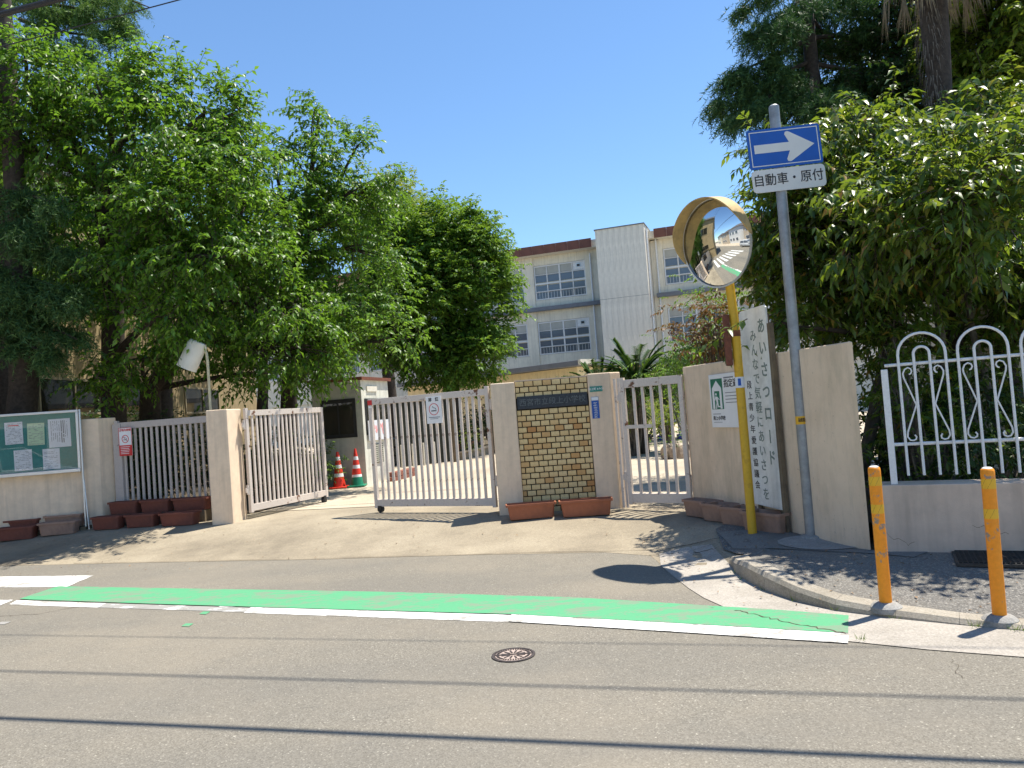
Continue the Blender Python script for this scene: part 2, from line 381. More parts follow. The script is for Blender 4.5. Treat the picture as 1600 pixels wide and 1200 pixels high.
yard = sheet('schoolyard', [(3.1, 10.5), (60, 10.5), (60, 70), (-30, 70), (-30, 12.6), (-6.0, 12.6)], .009, 'yard_concrete', lambda x, y: H(x, y) if y < 11.6 else .2-.06*ss(-.5, 2.5, x), .6, lim=(-6, 4, 10, 16))
AP = [(1.31, 7.55), (1.22, 7.0), (1.24, 6.59), (1.27, 6.1), (1.31, 5.78), (1.42, 5.35), (1.60, 4.95), (1.86, 4.57), (2.2, 4.33), (2.59, 4.11), (7, 2.75), (30, -3.6)]
KO = [(1.79, 6.81), (1.755, 6.5), (1.75, 6.25), (1.79, 5.86), (1.89, 5.50), (2.05, 5.20), (2.32, 4.93), (2.60, 4.71), (2.86, 4.52), (3.5, 4.19), (7, 3.10), (30, -3.2)]
KI = [(1.95, 6.81), (1.90, 6.5), (1.895, 6.27), (1.935, 5.92), (2.02, 5.60), (2.16, 5.33), (2.41, 5.07), (2.68, 4.85), (2.93, 4.67), (3.56, 4.35), (7.05, 3.26), (30.05, -3.0)]
gutter = sheet('gutter_apron', [(1.80, 7.45), (1.6, 7.6)]+AP+KO[::-1], .005, 'apron_concrete', H, .4, lim=(1, 8, 2, 8))
side = sheet('sidewalk', KI+[(32, 0), (6, 7.5), (3.0, 6.9), (2.75, 7.2), (2.35, 8.4), (1.95, 7.85), (1.85, 7.2)], .013, 'dark_asphalt', HS, .25, lim=(1.8, 8, 2, 9))
pt = lambda px, py, z=.15: tuple((Vector((0, 0, EYE))+(at(px, py, 1)-Vector((0, 0, EYE)))*((z-EYE)/(at(px, py, 1).z-EYE)))[:2])
sheet('concrete_strip', [(1.93, 7.72), (1.92, 7.12), (2.35, 6.72), (2.98, 5.95), (3.25, 6.16), (2.86, 6.35), (2.70, 6.75), (2.5, 7.5)], .018, 'patch_concrete', HS, .3, side)
mp = [(2.62+.30*cos(a)*(1+.1*sin(3*a))-.08*sin(a), 6.85+.36*sin(a)*(1+.08*cos(2*a))) for a in [i*2*pi/18 for i in range(18)]]
sheet('mortar_patch', mp, .024, 'mortar', HS, 0, side)
sheet('planting_bed', [(2.98, 6.62), (2.62, 8.1), (2.3, 9.3), (3.1, 10.6), (16, 14), (18, -.6), (14, 1.35)], .32, 'soil', flat, 0)
sheet('garden_soil', [(-30, 12.9), (-6.3, 12.25), (-4.45, 11.85), (-4.1, 12.2), (-3.75, 13.4), (-4.6, 15.9), (-4.3, 17.2), (-3.3, 20.4), (-4.6, 34), (-11.5, 36), (-30, 36)], .225, 'soil', flat, 0)
# kerb of separate stones
kerb = tag(thing('kerb', None, None), kind='structure')
def interp(P, n):
    out = []
    for i in range(len(P)-1):
        for k in range(n): out.append(Vector(P[i]).lerp(Vector(P[i+1]), k/n))
    return out+[Vector(P[-1])]
KOi, KIi = interp(KO[:-1], 1), interp(KI[:-1], 1)
for i in range(len(KOi)-1):
    n = max(1, round((KOi[i+1]-KOi[i]).length/.62))
    for k in range(n):
        a0, a1 = k/n, (k+1)/n-.006
        o0, o1 = KOi[i].lerp(KOi[i+1], a0), KOi[i].lerp(KOi[i+1], a1); i0, i1 = KIi[i].lerp(KIi[i+1], a0), KIi[i].lerp(KIi[i+1], a1)
        b = B(); vs = []
        for (o_, i_) in ((o0, i0), (o1, i1)):
            zt = HS(i_.x, i_.y)+.016; zo = H(o_.x, o_.y)-.02
            c = o_.lerp(i_, .18)
            vs += [(o_.x, o_.y, zo), (o_.x*.97+i_.x*.03, o_.y*.97+i_.y*.03, max(zo+.03, zt-.03)), (c.x, c.y, zt), (i_.x, i_.y, zt+.002), (i_.x, i_.y, zo)]
        b.add(vs, [(0, 5, 6, 1), (1, 6, 7, 2), (2, 7, 8, 3), (3, 8, 9, 4), (0, 1, 2, 3, 4), (9, 8, 7, 6, 5)])
        b.build('kerb_stone', 'kerb_concrete', kerb)
# painted markings, parts of the road
GT = [(-4.95, 8.18), (-3.25, 7.53), (-1.25, 6.77), (.38, 6.07), (1.26, 5.57), (1.70, 5.32), (2.08, 5.07)]
GB = [(-5.02, 7.66), (-4.88, 7.59), (-3.4, 6.99), (-2.0, 6.44), (-.13, 5.72), (.95, 5.20), (1.92, 4.71)]
GL = [(-4.98, 7.43), (-3.45, 6.82), (-1.98, 6.25), (-.15, 5.53), (.90, 5.03), (1.84, 4.55)]
sheet('green_marking', GT+GB[::-1], .0075, 'green_paint', flat, .6, road)
sheet('white_line', [(-5.02, 7.62), (-3.9, 7.17), (-3.9, 7.02), (-4.98, 7.44)], .003, 'white_paint', flat, 0, road)
sheet('white_line', [(-3.9, 7.17), (-2.35, 6.56), (-2.35, 6.42), (-3.9, 7.02)], .003, 'worn_white_paint', flat, 0, road)
sheet('white_line', [(-2.35, 6.575), (-.13, 5.71), (-.15, 5.53), (-2.35, 6.40)], .003, 'white_paint', flat, 0, road)
sheet('white_line', [(-.13, 5.71), (.95, 5.19), (1.92, 4.70), (1.84, 4.53), (.90, 5.01), (-.15, 5.53)], .0075, 'white_paint', flat, 0, road)
for k, (x, y) in enumerate([(-4.83, 8.42), (-5.05, 7.42), (-5.25, 6.55), (-5.5, 5.65), (-5.75, 4.75), (-6.0, 3.85), (-6.2, 2.9)]):
    hw = .28 if k == 0 else .23
    sheet('crosswalk_stripe', [(x, y-hw), (x-.03, y+hw*1.02), (x-4.0, y+hw+1.16), (x-4.0, y-hw+1.16)], .003, 'white_paint', flat, 0, road)
for px, py, w_, ma in [(357, 947, .16, 'worn_white_paint'), (293, 977, .07, 'green_marking'), (320, 958, .07, 'green_marking'), (5, 974, .1, 'worn_white_paint')]:
    c = pt(px, py, 0); sheet('paint_remnant', [(c[0]-w_/2, c[1]-.03), (c[0]+w_/2, c[1]-.06), (c[0]+w_/2, c[1]+.03), (c[0]-w_/2, c[1]+.05)], .004, 'green_paint' if 'green' in ma else ma, flat, 0, road)
# cracks
def crack(P, w, parent, hf, dz, seed, mat='ink'):
    rn = random.Random(seed); pts = interp(P, 9); L, R = [], []
    for i, p in enumerate(pts):
        d = (pts[min(i+1, len(pts)-1)]-pts[max(i-1, 0)]); nrm = Vector((-d.y, d.x)).normalized()
        q = p+nrm*rn.uniform(-1, 1)*.018; ww = w*rn.uniform(.25, 1)
        L.append(q+nrm*ww); R.append(q-nrm*ww)
    b = B(); k = 0
    for i in range(len(L)-1):
        b.add([(p.x, p.y, hf(p.x, p.y)+dz) for p in (L[i], R[i], R[i+1], L[i+1])], [(0, 1, 2, 3)])
    b.build('crack', mat, parent)
crack([pt(1150, 955, 0), pt(1200, 967, 0), pt(1260, 980, 0), pt(1322, 992, 0)], .008, road, flat, .0095, 1, 'soil')
crack([rp(-8, 7.80), rp(-5, 7.76), rp(-2, 7.82), rp(0, 7.78), rp(1.0, 7.88), (1.2, 7.5)], .006, drive, H, .009, 2, 'soil')
crack([pt(0, 963, 0), pt(60, 960, 0), pt(140, 945, 0)], .005, road, flat, .004, 3, 'soil')
crack([pt(1490, 1030, 0), pt(1500, 1060, 0)], .0018, road, flat, .004, 4, 'soil')
crack([(-6, 12.62), (-2.5, 12.2), (3.1, 10.52)], .012, yard, H, .012, 5, 'soil')
for e0, wd in ((13.2, .012), (13.32, .012)):
    crack([(-3.9, e0+.9), (-1, e0+.1), (2.5, e0-.9)], wd, yard, H, .013, 7, 'soil')
crack([pt(1035, 868, .02), pt(1080, 858, .06), pt(1120, 856, .07)], .009, drive, H, .009, 8, 'soil')

# manhole cover
mh = thing('manhole_cover', 'small round cast iron utility cover set in the grey road', 'manhole cover', (-.115, 4.78, .001))
B().lathe([(.0, 0), (.135, 0), (.135, .006), (.120, .007), (.118, .003), (0, .003)], 40).build('frame', 'cast_iron', mh)
b = B().lathe([(0, .003), (.112, .003), (.112, .0045), (0, .0045)], 40); b.build('cover', 'iron_worn', mh)
b = B().box(-.112, .112, -.006, .006, .0045, .009)
for k in range(12):
    a = k*pi/6; b.box(.03, .075, -.005, .005, .0045, .008, Matrix.Rotation(a+.26, 4, 'Z'))
b.build('ribs', 'cast_iron', mh)
b = B()
for k in range(40):
    a = k*2*pi/40; b.box(.09, .106, -.004, .004, .0045, .008, Matrix.Rotation(a, 4, 'Z'))
b.build('raised_marks', 'cast_iron', mh, kind='stuff')
# drain grate
gd = Vector((.9, -.436)).normalized(); gr = thing('drain_grate', 'dark steel drain grate sunk in the sidewalk before the low wall', 'grate', (3.14, 5.62, .139), atan2(-.436, .9))
b = B().box(-.02, 1.3, -.02, 0, 0, .02).box(-.02, 1.3, .52, .54, 0, .02).box(-.02, 0, 0, .52, 0, .02).box(1.3, 1.32, 0, .52, 0, .02)
b.build('frame', 'steel_grate', gr)
B().box(0, 1.3, 0, .52, .005, .009).build('drain_pit', 'rubber', gr)
bar = B().box(0, .008, 0, .52, .012, .024).build('grate_bar', 'steel_grate', gr, (.02, 0, 0))
for k in range(1, 40): dup(bar, gr, (.02+k*.0325, 0, 0))
bar = B().box(0, 1.3, 0, .009, .014, .028).build('cross_bar', 'steel_grate', gr, (0, .03, 0))
for k in range(1, 11): dup(bar, gr, (0, .03+k*.046, 0))

# ---------------------------------------------------------------- walls round the entrance
cw = thing('corner_wall', 'tall stained beige stucco wall beside the sign poles, ending at the corner', 'wall', (2.05, 9.2, 0))
P = [(2.05, 9.2), (2.38, 8.04), (2.74, 6.78), (2.845, 6.37), (2.93, 6.70), (2.57, 8.1), (2.24, 9.25)]
B().prism([(x-2.05, y-9.2) for x, y in P], .02, 1.87).build('wall', 'wall_streaks', cw, bevel=.012)
lw = thing('low_wall', 'low pinkish stucco wall carrying the white iron fence', 'wall', (2.90, 6.235, 0), atan2(-.436, .9))
B().box(-.06, 12, 0, .28, 0, .68).build('wall', 'stucco_pink', lw, bevel=.008)
crack2 = B()
rn = random.Random(4)
for (x0, z0, dx) in ((.02, .30, .02), (.62, .36, .04)):
    x, z = x0, z0
    for k in range(9):
        x2, z2 = x+rn.uniform(.01, .035), z+rn.uniform(-.03, .022)
        crack2.add([(x, -.0015, z-.0012), (x2, -.0015, z2-.0012), (x2, -.0015, z2+.0012), (x, -.0015, z+.0012)], [(0, 1, 2, 3)]); x, z = x2, z2
crack2.build('crack', 'soil', lw)
# white fence
wf = thing('iron_fence', 'white iron fence of hooped bars and scrolls on the low wall', 'fence', (3.0, 6.25, .68), atan2(-.436, .9))
B().box(.0, .05, -.025, .025, 0, .93).build('post', 'white_metal', wf, bevel=.004)
b = B().tube([(.03, 0, .96), (11, 0, .96)], .013, 8); b.build('rail', 'white_metal', wf, smooth=True)
b = B().tube([(.03, 0, .32), (11, 0, .32)], .014, 8); b.build('rail', 'white_metal', wf, smooth=True)
def hoop(w, top, r=.0105):
    R = w/2; return B().tube([(-R, -.02, .07)]+[(-R, -.02, top-R)]+[(-R*cos(a), -.02, top-R+R*sin(a)) for a in [i*pi/14 for i in range(1, 14)]]+[(R, -.02, top-R), (R, -.02, .07)], r, 8)
def scroll(sg):
    P = [(-.097, .392), (-.086, .376), (-.090, .357), (-.108, .347), (-.132, .352), (-.148, .378), (-.145, .415), (-.0665, .63), (-.140, .855), (-.143, .885), (-.128, .918), (-.105, .930), (-.085, .920), (-.078, .900), (-.088, .880), (-.100, .876)]
    return B().tube([(x*sg, -.02, z) for x, z in P], .0065, 6)
h1 = hoop(.335, 1.20); h2 = hoop(.112, 1.09)
h1 = h1.build('hoop', 'white_metal', wf, (.30, 0, 0), smooth=True); h2 = h2.build('inner_hoop', 'white_metal', wf, (.30, 0, 0), smooth=True)
s1 = scroll(1).build('scroll', 'white_metal', wf, (.30, 0, 0), smooth=True); s2 = scroll(-1).build('scroll', 'white_metal', wf, (.30, 0, 0), smooth=True)
for k in range(1, 20):
    x = .30+k*.418
    for o, dx in ((h1, 0), (h2, 0), (s1, 0), (s2, 0)): dup(o, wf, (x+dx, 0, 0))

def pillar(name, label, pts, z1, loc, mat='stucco', cat='gate pillar', grp='stucco gate pillars'):
    t = thing(name, label, cat, (*loc, 0), group=grp)
    B().prism([(x-loc[0], y-loc[1]) for x, y in pts], .03, z1).build('pillar_body', mat, t, bevel=.012); return t
pillar('gate_pillar', 'beige stucco gate pillar between the two left-hand barred gates', [(-4.41, 11.0), (-4.10, 10.98), (-4.06, 11.45), (-4.41, 11.45)], 1.83, (-4.25, 11.0))
pillar('gate_pillar', 'beige stucco gate pillar to the left of the yellow tiled panel', [(-.28, 9.8), (.03, 9.8), (.03, 10.15), (-.28, 10.15)], 1.865, (-.12, 9.8))
p3 = pillar('gate_pillar', 'beige stucco gate pillar with small green and blue plates', [(.965, 9.8), (1.25, 9.8), (1.40, 9.93), (1.38, 10.15), (.965, 10.15)], 1.90, (1.1, 9.8))
B().box(-.115, .045, -.008, -.0, 1.665, 1.735).build('address_plate', 'plate_teal', p3)
text('段上町 6-9-21', .034, 'print_white', p3, (-.035, -.0085, 1.70), bold=.0006)
B().box(-.108, -.015, -.008, 0, 1.325, 1.60).build('notice_plate', 'sign_blue', p3)
B().box(-.105, -.018, -.010, -.008, 1.555, 1.597).build('plate_header', 'print_white', p3)
b = B(); rn = random.Random(8)
for i in range(7):
    z = 1.53-i*.029
    for k in range(5):
        b.box(-.088+rn.uniform(0, .025), -.04+rn.uniform(-.02, .008), -.0105, -.009, z-.002-k*.0045, z-k*.0045)
b.build('small_print', 'print_white', p3, kind='stuff')
bp = thing('tiled_panel', 'yellow brick-tile panel between two pillars carrying the school name', 'tiled wall', (.035, 9.85, 0))
B().box(-.003, .927, .0, .25, .03, 1.868).build('backing_wall', 'grout', bp)
B().box(-.003, .927, .012, .25, 1.868, 1.885).build('coping', 'stucco', bp)
TW, TH = .118, .0735
def tile_mesh(w):
    me = B().box(0, w, -.016, .002, 0, .062); return me
tiles = {}
rn = random.Random(2)
for r in range(24):
    z = 1.862-.062-r*TH
    if z < .16: break
    x = 0.004 if r % 2 == 0 else -TW/2+.004
    while x < .92:
        xa, xb = max(x, .004), min(x+.1055, .921)
        if xb-xa > .03:
            key = round(xb-xa, 3)
            if not (1.50 < z+.03 < 1.68 and True):
                loc = (xa, rn.uniform(-.0025, .0015), z)
                if key in tiles: dup(tiles[key], bp, loc)
                else: tiles[key] = tile_mesh(xb-xa).build('tile', 'tile', bp, loc, bevel=.0025)
        x += TW
B().box(.012, .915, -.036, .0, 1.508, 1.672).build('name_plate', 'stone_plate', bp, bevel=.006)
text('西宮市立段上小学校', .098, 'stone_letter', bp, (.463, -.0365, 1.588), sx=.97, bold=.0008, ext=.003)
left_w = thing('board_wall', 'beige stucco wall behind the glazed notice board', 'wall', (-6.2, 11.45, 0))
def off(P, d): return P
LW = [(-6.27, 12.10), (-6.42, 11.85), (-7.75, 11.50), (-12.5, 10.6), (-12.6, 10.9), (-7.8, 11.75), (-6.62, 12.06), (-6.5, 12.2)]
B().prism([(x+6.2, y-11.45) for x, y in LW], .02, 1.86).build('wall', 'stucco', left_w, bevel=.01)

# ---------------------------------------------------------------- gates
def gate(name, label, loc, rz, L, z0, z1, nb, mat, bw=.036, wheel=True, sign=False, top=.085, bot=.10, hinges=True, cat='gate'):
    g = thing(name, label, cat, loc, rz, 'barred metal school gates')
    B().box(0, .055, -.025, .025, z0-.02, z1+.03).build('stile', mat, g, bevel=.003)
    B().box(L-.055, L, -.025, .025, z0-.02, z1+.0).build('stile', mat, g, bevel=.003)
    B().box(.056, L-.056, -.022, .022, z1-top, z1).build('top_rail', mat, g, bevel=.003)
    B().box(.056, L-.056, -.022, .022, z0, z0+bot).build('bottom_rail', mat, g, bevel=.003)
    step = (L-.11)/(nb+1); bar = None
    for k in range(nb):
        x = .055+step*(k+1)
        if bar: dup(bar, g, (x, 0, 0))
        else: bar = B().box(-bw/2, bw/2, -.012, .012, z0+bot+.001, z1-top-.001).build('bar', mat, g, (x, 0, 0), bevel=.002)
    if wheel:
        w = B(); w.tube([(L-.09, -.02, .055), (L-.09, .02, .055)], .05, 16); w.build('wheel', 'rubber', g, smooth=True)
        B().box(L-.12, L-.06, -.03, -.021, .04, z0+.01).box(L-.12, L-.06, .021, .03, .04, z0+.01).build('wheel_bracket', 'dark_metal', g)
    if hinges:
        for z in (z0+.25, z1-.28):
            B().tube([(-.02, 0, z), (-.02, 0, z+.14)], .02, 10).box(-.06, .0, -.012, .012, z+.03, z+.10).build('hinge', mat, g, smooth=True)
    return g
ang = lambda a, b: atan2(b[1]-a[1], b[0]-a[0])
a, b_ = (-3.98, 11.35), (-3.24, 12.98)
gate('swing_gate', 'left leaf of the barred double gate, swung inwards beside the speckled pillar', (*a, .19), ang(a, b_), hypot(b_[0]-a[0], b_[1]-a[1]), .12, 1.61, 17, 'gate_paint')
a, b_ = (-.31, 10.0), (-2.06, 10.97)
rg = gate('swing_gate', 'right leaf of the double gate, carrying a white no smoking sign', (*a, .20), ang(a, b_), hypot(b_[0]-a[0], b_[1]-a[1]), .09, 1.615, 18, 'gate_paint')
LR = hypot(b_[0]-a[0], b_[1]-a[1])
B().box(LR-.075, LR+.002, .0255, .028, 1.53, 1.60).build('red_sticker', 'print_red', rg)
B().box(LR-.065, LR-.01, .0255, .028, 1.49, 1.515).build('white_sticker', 'print_white', rg)
a, b_ = (1.36, 9.66), (2.03, 9.16)
pg = gate('pedestrian_gate', 'narrow barred side gate between the tiled panel and the corner wall', (*a, .15), ang(a, b_), hypot(b_[0]-a[0], b_[1]-a[1]), .10, 1.63, 5, 'gate_paint', bw=.034, wheel=False, top=.10, bot=.115)
B().box(.06, .40, -.032, -.0225, 1.02, 1.065).build('lock_rail', 'gate_paint', pg)
for k, x in enumerate((-.06, -.115)):
    B().box(x, x+.03, .02, .05, .03, 1.66).build('slide_channel', 'gate_paint', pg)
a, b_ = (-6.24, 12.02), (-4.42, 11.62)
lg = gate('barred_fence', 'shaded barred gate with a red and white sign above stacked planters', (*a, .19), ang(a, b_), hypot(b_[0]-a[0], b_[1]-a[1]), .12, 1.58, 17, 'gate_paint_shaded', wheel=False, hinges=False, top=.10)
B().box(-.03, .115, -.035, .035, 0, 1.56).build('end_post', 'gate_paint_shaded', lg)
# no smoking signs
def ring(R, r, y0, y1, n=32, cx=0, cz=0):
    b = B()
    for k in range(n):
        a0, a1 = k*2*pi/n, (k+1)*2*pi/n
        b.plate([(cx+R*cos(a0), cz+R*sin(a0)), (cx+R*cos(a1), cz+R*sin(a1)), (cx+r*cos(a1), cz+r*sin(a1)), (cx+r*cos(a0), cz+r*sin(a0))], y0, y1)
    return b
def smoke(parent, y, R, cz, slash=True):
    b = ring(R, R*.84, y-.002, y, 28, 0, cz)
    if slash: b.add([(R*.9*cos(a), y-.002, cz+R*.9*sin(a)) for a in (2.28, 2.44, -.70, -.86)], [(0, 1, 2, 3)])
    b.build('ring', 'print_red', parent)
    b = B().box(-R*.55, R*.3, y-.0015, y, cz-R*.28, cz-R*.12).box(R*.34, R*.45, y-.0015, y, cz-R*.28, cz-R*.12)
    b.tube([(R*.4, y, cz-.02*R), (R*.2, y, cz+.25*R), (-.1*R, y, cz+.3*R), (-.25*R, y, cz+.55*R)], R*.05, 4)
    b.build('cigarette', 'ink', parent)
s1 = thing('no_smoking_sign', 'red and white no smoking sign on the shaded barred gate', 'sign', (-6.03, 11.89, 0), ang((-6.24, 12.02), (-4.42, 11.62)))
B().box(-.115, .115, 0, .006, 1.25, 1.685).build('panel', 'print_white', s1)
B().box(-.112, .112, -.002, 0, 1.255, 1.415).build('red_field', 'print_red', s1)
b = B().box(-.115, .115, -.003, 0, 1.679, 1.685).box(-.115, .115, -.003, 0, 1.25, 1.256).box(-.115, -.109, -.003, 0, 1.256, 1.679).box(.109, .115, -.003, 0, 1.256, 1.679)
b.build('border', 'print_red', s1)
text('敷地内禁煙', .042, 'print_red', s1, (0, -.001, 1.645), bold=.0008)
smoke(s1, -.001, .062, 1.51)
b = B(); rn = random.Random(3)
for i in range(5):
    b.box(-.09, .09-rn.uniform(0, .05), -.0035, -.002, 1.385-i*.026, 1.393-i*.026)
b.build('small_print', 'print_white', s1, kind='stuff')
c2 = Vector((-.31, 10.0)).lerp(Vector((-2.06, 10.97)), .42)
s2 = thing('no_smoking_sign', 'white no smoking sign hanging on the right leaf of the open gate', 'sign', (c2.x-.03, c2.y-.05, 0), ang((-2.06, 10.97), (-.31, 10.0)))
B().box(-.125, .125, 0, .006, 1.41, 1.775).build('panel', 'print_white', s2)
text('禁　煙', .055, 'ink', s2, (0, -.001, 1.728), bold=.001)
b = ring(.08, .072, -.003, 0, 32, 0, 1.60); b.build('ring', 'print_red', s2)
b = B().box(-.045, .028, -.002, 0, 1.572, 1.586).box(.032, .04, -.002, 0, 1.572, 1.586).tube([(.035, -.001, 1.595), (.02, -.001, 1.615), (-.01, -.001, 1.62), (-.02, -.001, 1.64)], .004, 4)
b.build('cigarette', 'ink', s2)
B().box(-.09, .09, -.002, 0, 1.487, 1.497).box(-.07, .06, -.002, 0, 1.468, 1.475).build('small_print', 'ink_grey', s2)

# ---------------------------------------------------------------- road sign, mirror, board
def Tz(x, y): return HS(x, y)+.013
sp = thing('traffic_sign', 'blue one-way arrow sign on a tall grey steel pole', 'road sign', (2.64, 7.11, Tz(2.64, 7.11)))
zb = Tz(2.64, 7.11)
B().tube([(0, 0, -.05), (0, 0, 4.16-zb), (0, 0, 4.175-zb)], [.051, .047, .03], 16).build('pole', 'galvanised', sp, smooth=True)
B().lathe([(.0, 0), (.11, 0), (.10, .02), (.065, .03), (.0, .03)], 20).build('footing', 'mortar', sp, smooth=True)
def rrect(x0, x1, z0, z1, r, n=5):
    P = []
    for cx, cz, a0 in ((x1-r, z1-r, 0), (x0+r, z1-r, pi/2), (x0+r, z0+r, pi), (x1-r, z0+r, 1.5*pi)):
        P += [(cx+r*cos(a0+k*pi/2/n), cz+r*sin(a0+k*pi/2/n)) for k in range(n+1)]
    return P
RY = radians(-2.2)   # the sign plates hang slightly askew
def srot(b):
    R = Matrix.Rotation(RY, 4, 'Y'); c = Vector((.04, 0, 3.74-zb))
    b.v = [tuple(R @ (Vector(v)-c)+c) for v in b.v]; return b
zc = 3.755-zb; X0, X1 = -.295, .385
srot(B().plate(rrect(X0, X1, zc-.185, zc+.185, .022), -.062, -.052)).build('blue_plate', 'sign_blue', sp)
b = B(); g_ = .022; w_ = .008
b.box(X0+g_, X1-g_, -.0635, -.0625, zc+.185-g_-w_, zc+.185-g_).box(X0+g_, X1-g_, -.0635, -.0625, zc-.185+g_, zc-.185+g_+w_)
b.box(X0+g_, X0+g_+w_, -.0635, -.0625, zc-.185+g_+w_, zc+.185-g_-w_).box(X1-g_-w_, X1-g_, -.0635, -.0625, zc-.185+g_+w_, zc+.185-g_-w_)
srot(b).build('white_border', 'sign_white', sp)
A = [(-.238, -.04), (.09, -.04), (.055, -.115), (.062, -.137), (.085, -.142), (.105, -.133), (.322, 0), (.105, .133), (.085, .142), (.062, .137), (.055, .115), (.09, .04), (-.238, .04)]
srot(B().plate([(x, z+zc) for x, z in A], -.0645, -.0625)).build('arrow', 'sign_white', sp)
zc2 = 3.455-zb
srot(B().plate(rrect(X0+.005, X1+.005, zc2-.105, zc2+.105, .04), -.062, -.052)).build('white_plate', 'sign_white', sp)
tt = text('自動車・原付', .118, 'ink', sp, (.055, -.0635, zc2), rot=(pi/2, 0, 0), bold=.0006, sx=.93); tt.rotation_euler = (pi/2, RY, 0)
for z in (zc+.1, zc-.1, zc2): B().box(-.055, .055, -.052, .052, z-.015, z+.015).build('clamp', 'galvanised', sp)
B().tube([(0, 0, 1.18-zb), (0, 0, 1.255-zb)], .0505, 20, False).build('yellow_band', 'band_yellow', sp, smooth=True)
text('貼紙禁止', .038, 'ink', sp, (-.005, -.0515, 1.218-zb), sx=.55, bold=.0006, ext=.001)

zb = Tz(2.21, 7.47)
mr = thing('traffic_mirror', 'round convex traffic mirror with a yellow hood on a yellow pole', 'traffic mirror', (2.21, 7.47, zb))
B().tube([(0, 0, -.05), (0, 0, 2.0), (-.02, 0, 2.62-zb), (-.04, .0, 2.75-zb)], .043, 16).build('pole', 'yellow_paint', mr, smooth=True)
MC = Vector((-.15, -.12, 2.965-zb)); nrm = Vector((-.845, -.52, -.12)).normalized()
xq = Vector((0, 0, 1)).cross(nrm).normalized(); zq = nrm.cross(xq)
MM = Matrix((xq, zq, nrm)).transposed().to_4x4(); MM.translation = MC   # local x side, y up, z outwards
R = .415; b = B(); n = 48; prof = [(R*i/10, .085*(1-(i/10)**2)) for i in range(1, 11)]
vs = [(0, 0, .085)]+[(r*cos(2*pi*k/n), r*sin(2*pi*k/n), h) for r, h in prof for k in range(n)]
fs = [(0, 1+k, 1+(k+1) % n) for k in range(n)]+[(1+i*n+k, 1+(i+1)*n+k, 1+(i+1)*n+(k+1) % n, 1+i*n+(k+1) % n) for i in range(9) for k in range(n)]
b.add([MM @ Vector(v) for v in vs], fs); b.build('mirror_face', 'mirror', mr, smooth=True)
b = B(); prof = [(0, -.05), (.2, -.045), (R+.005, -.02), (R+.018, 0), (R+.016, .014), (R, .012)]
vs = [(r*cos(2*pi*k/n), r*sin(2*pi*k/n), h) for r, h in prof for k in range(n)]
fs = [(i*n+k, i*n+(k+1) % n, (i+1)*n+(k+1) % n, (i+1)*n+k) for i in range(5) for k in range(n)]
b.add([MM @ Vector(v) for v in vs], fs); b.build('rim', 'aluminium', mr, smooth=True)
b = B(); hn = 36; outer = []
for k in range(hn+1):
    a = radians(-2+200*k/hn); d = .155*sin(min(1, (k/hn)*4, (1-k/hn)*4)*pi/2)**.8
    for rr, h in ((R+.022, -.01), (R+.024, d), (R+.012, d), (R+.010, -.01)): outer.append(MM @ Vector((rr*cos(a), rr*sin(a), h)))
fs = [(i*4+j, i*4+(j+1) % 4, (i+1)*4+(j+1) % 4, (i+1)*4+j) for i in range(hn) for j in range(4)]+[(0, 1, 2, 3), tuple(hn*4+j for j in (3, 2, 1, 0))]
b.add(outer, fs); b.build('hood', 'hood_yellow', mr, smooth=True)
B().box(-.11, 0, -.03, .03, 2.72-zb, 2.80-zb).box(-.12, -.05, -.10, .0, 2.75-zb, 3.1-zb).build('bracket', 'galvanised', mr)
B().box(-.115, -.055, -.035, .03, 1.78-zb, 2.28-zb).build('rusty_plate', 'rust_brown', mr, bevel=.012)
B().tube([(0, 0, 2.06-zb), (0, 0, 2.12-zb)], .047, 16, False).box(-.07, -.03, -.02, .02, 2.07-zb, 2.11-zb).build('clamp', 'rust_brown', mr)
B().tube([(0, 0, 1.56-zb), (0, 0, 1.665-zb)], .0442, 16, False).build('sticker', 'paper', mr, smooth=True)
B().box(-.028, .0, -.0445, -.036, 1.58-zb, 1.65-zb).build('sticker_print', 'sign_blue', mr)

# tall white hand-painted board leaning at the wall
a, b_ = Vector((2.375, 8.38)), Vector((2.54, 7.80))
bd = thing('painted_board', 'tall white board with hand-painted Japanese lettering leaning on the corner wall', 'signboard', (2.43, 7.62, .16), radians(-74))
L = .46
B().plate([(-L/2, .22), (L/2, .20), (L/2, 2.16), (L/2-.03, 2.185), (-L/2+.03, 2.175), (-L/2, 2.15)], 0, .018).build('board', 'sign_board', bd)
B().box(L/2+.002, L/2+.045, .0, .045, -.02, 2.0).build('side_batten', 'wood_old', bd)
B().box(L/2-.06, L/2-.02, .02, .05, -.01, 2.1).box(-L/2+.03, -L/2+.07, .02, .05, .0, 2.1).build('support_posts', 'wood_old', bd)
vtext('あいさつロード', .155, .215, 'brush_ink', bd, .135, 1.98, -.001, bold=.003, sx=.80)
vtext('みんなで気軽にあいさつを', .125, .143, 'brush_ink', bd, -.01, 1.90, -.001, bold=.001, sx=.85)
vtext('段上青少年愛護協議会', .085, .112, 'ink', bd, -.145, 1.42, -.001, bold=.0006)
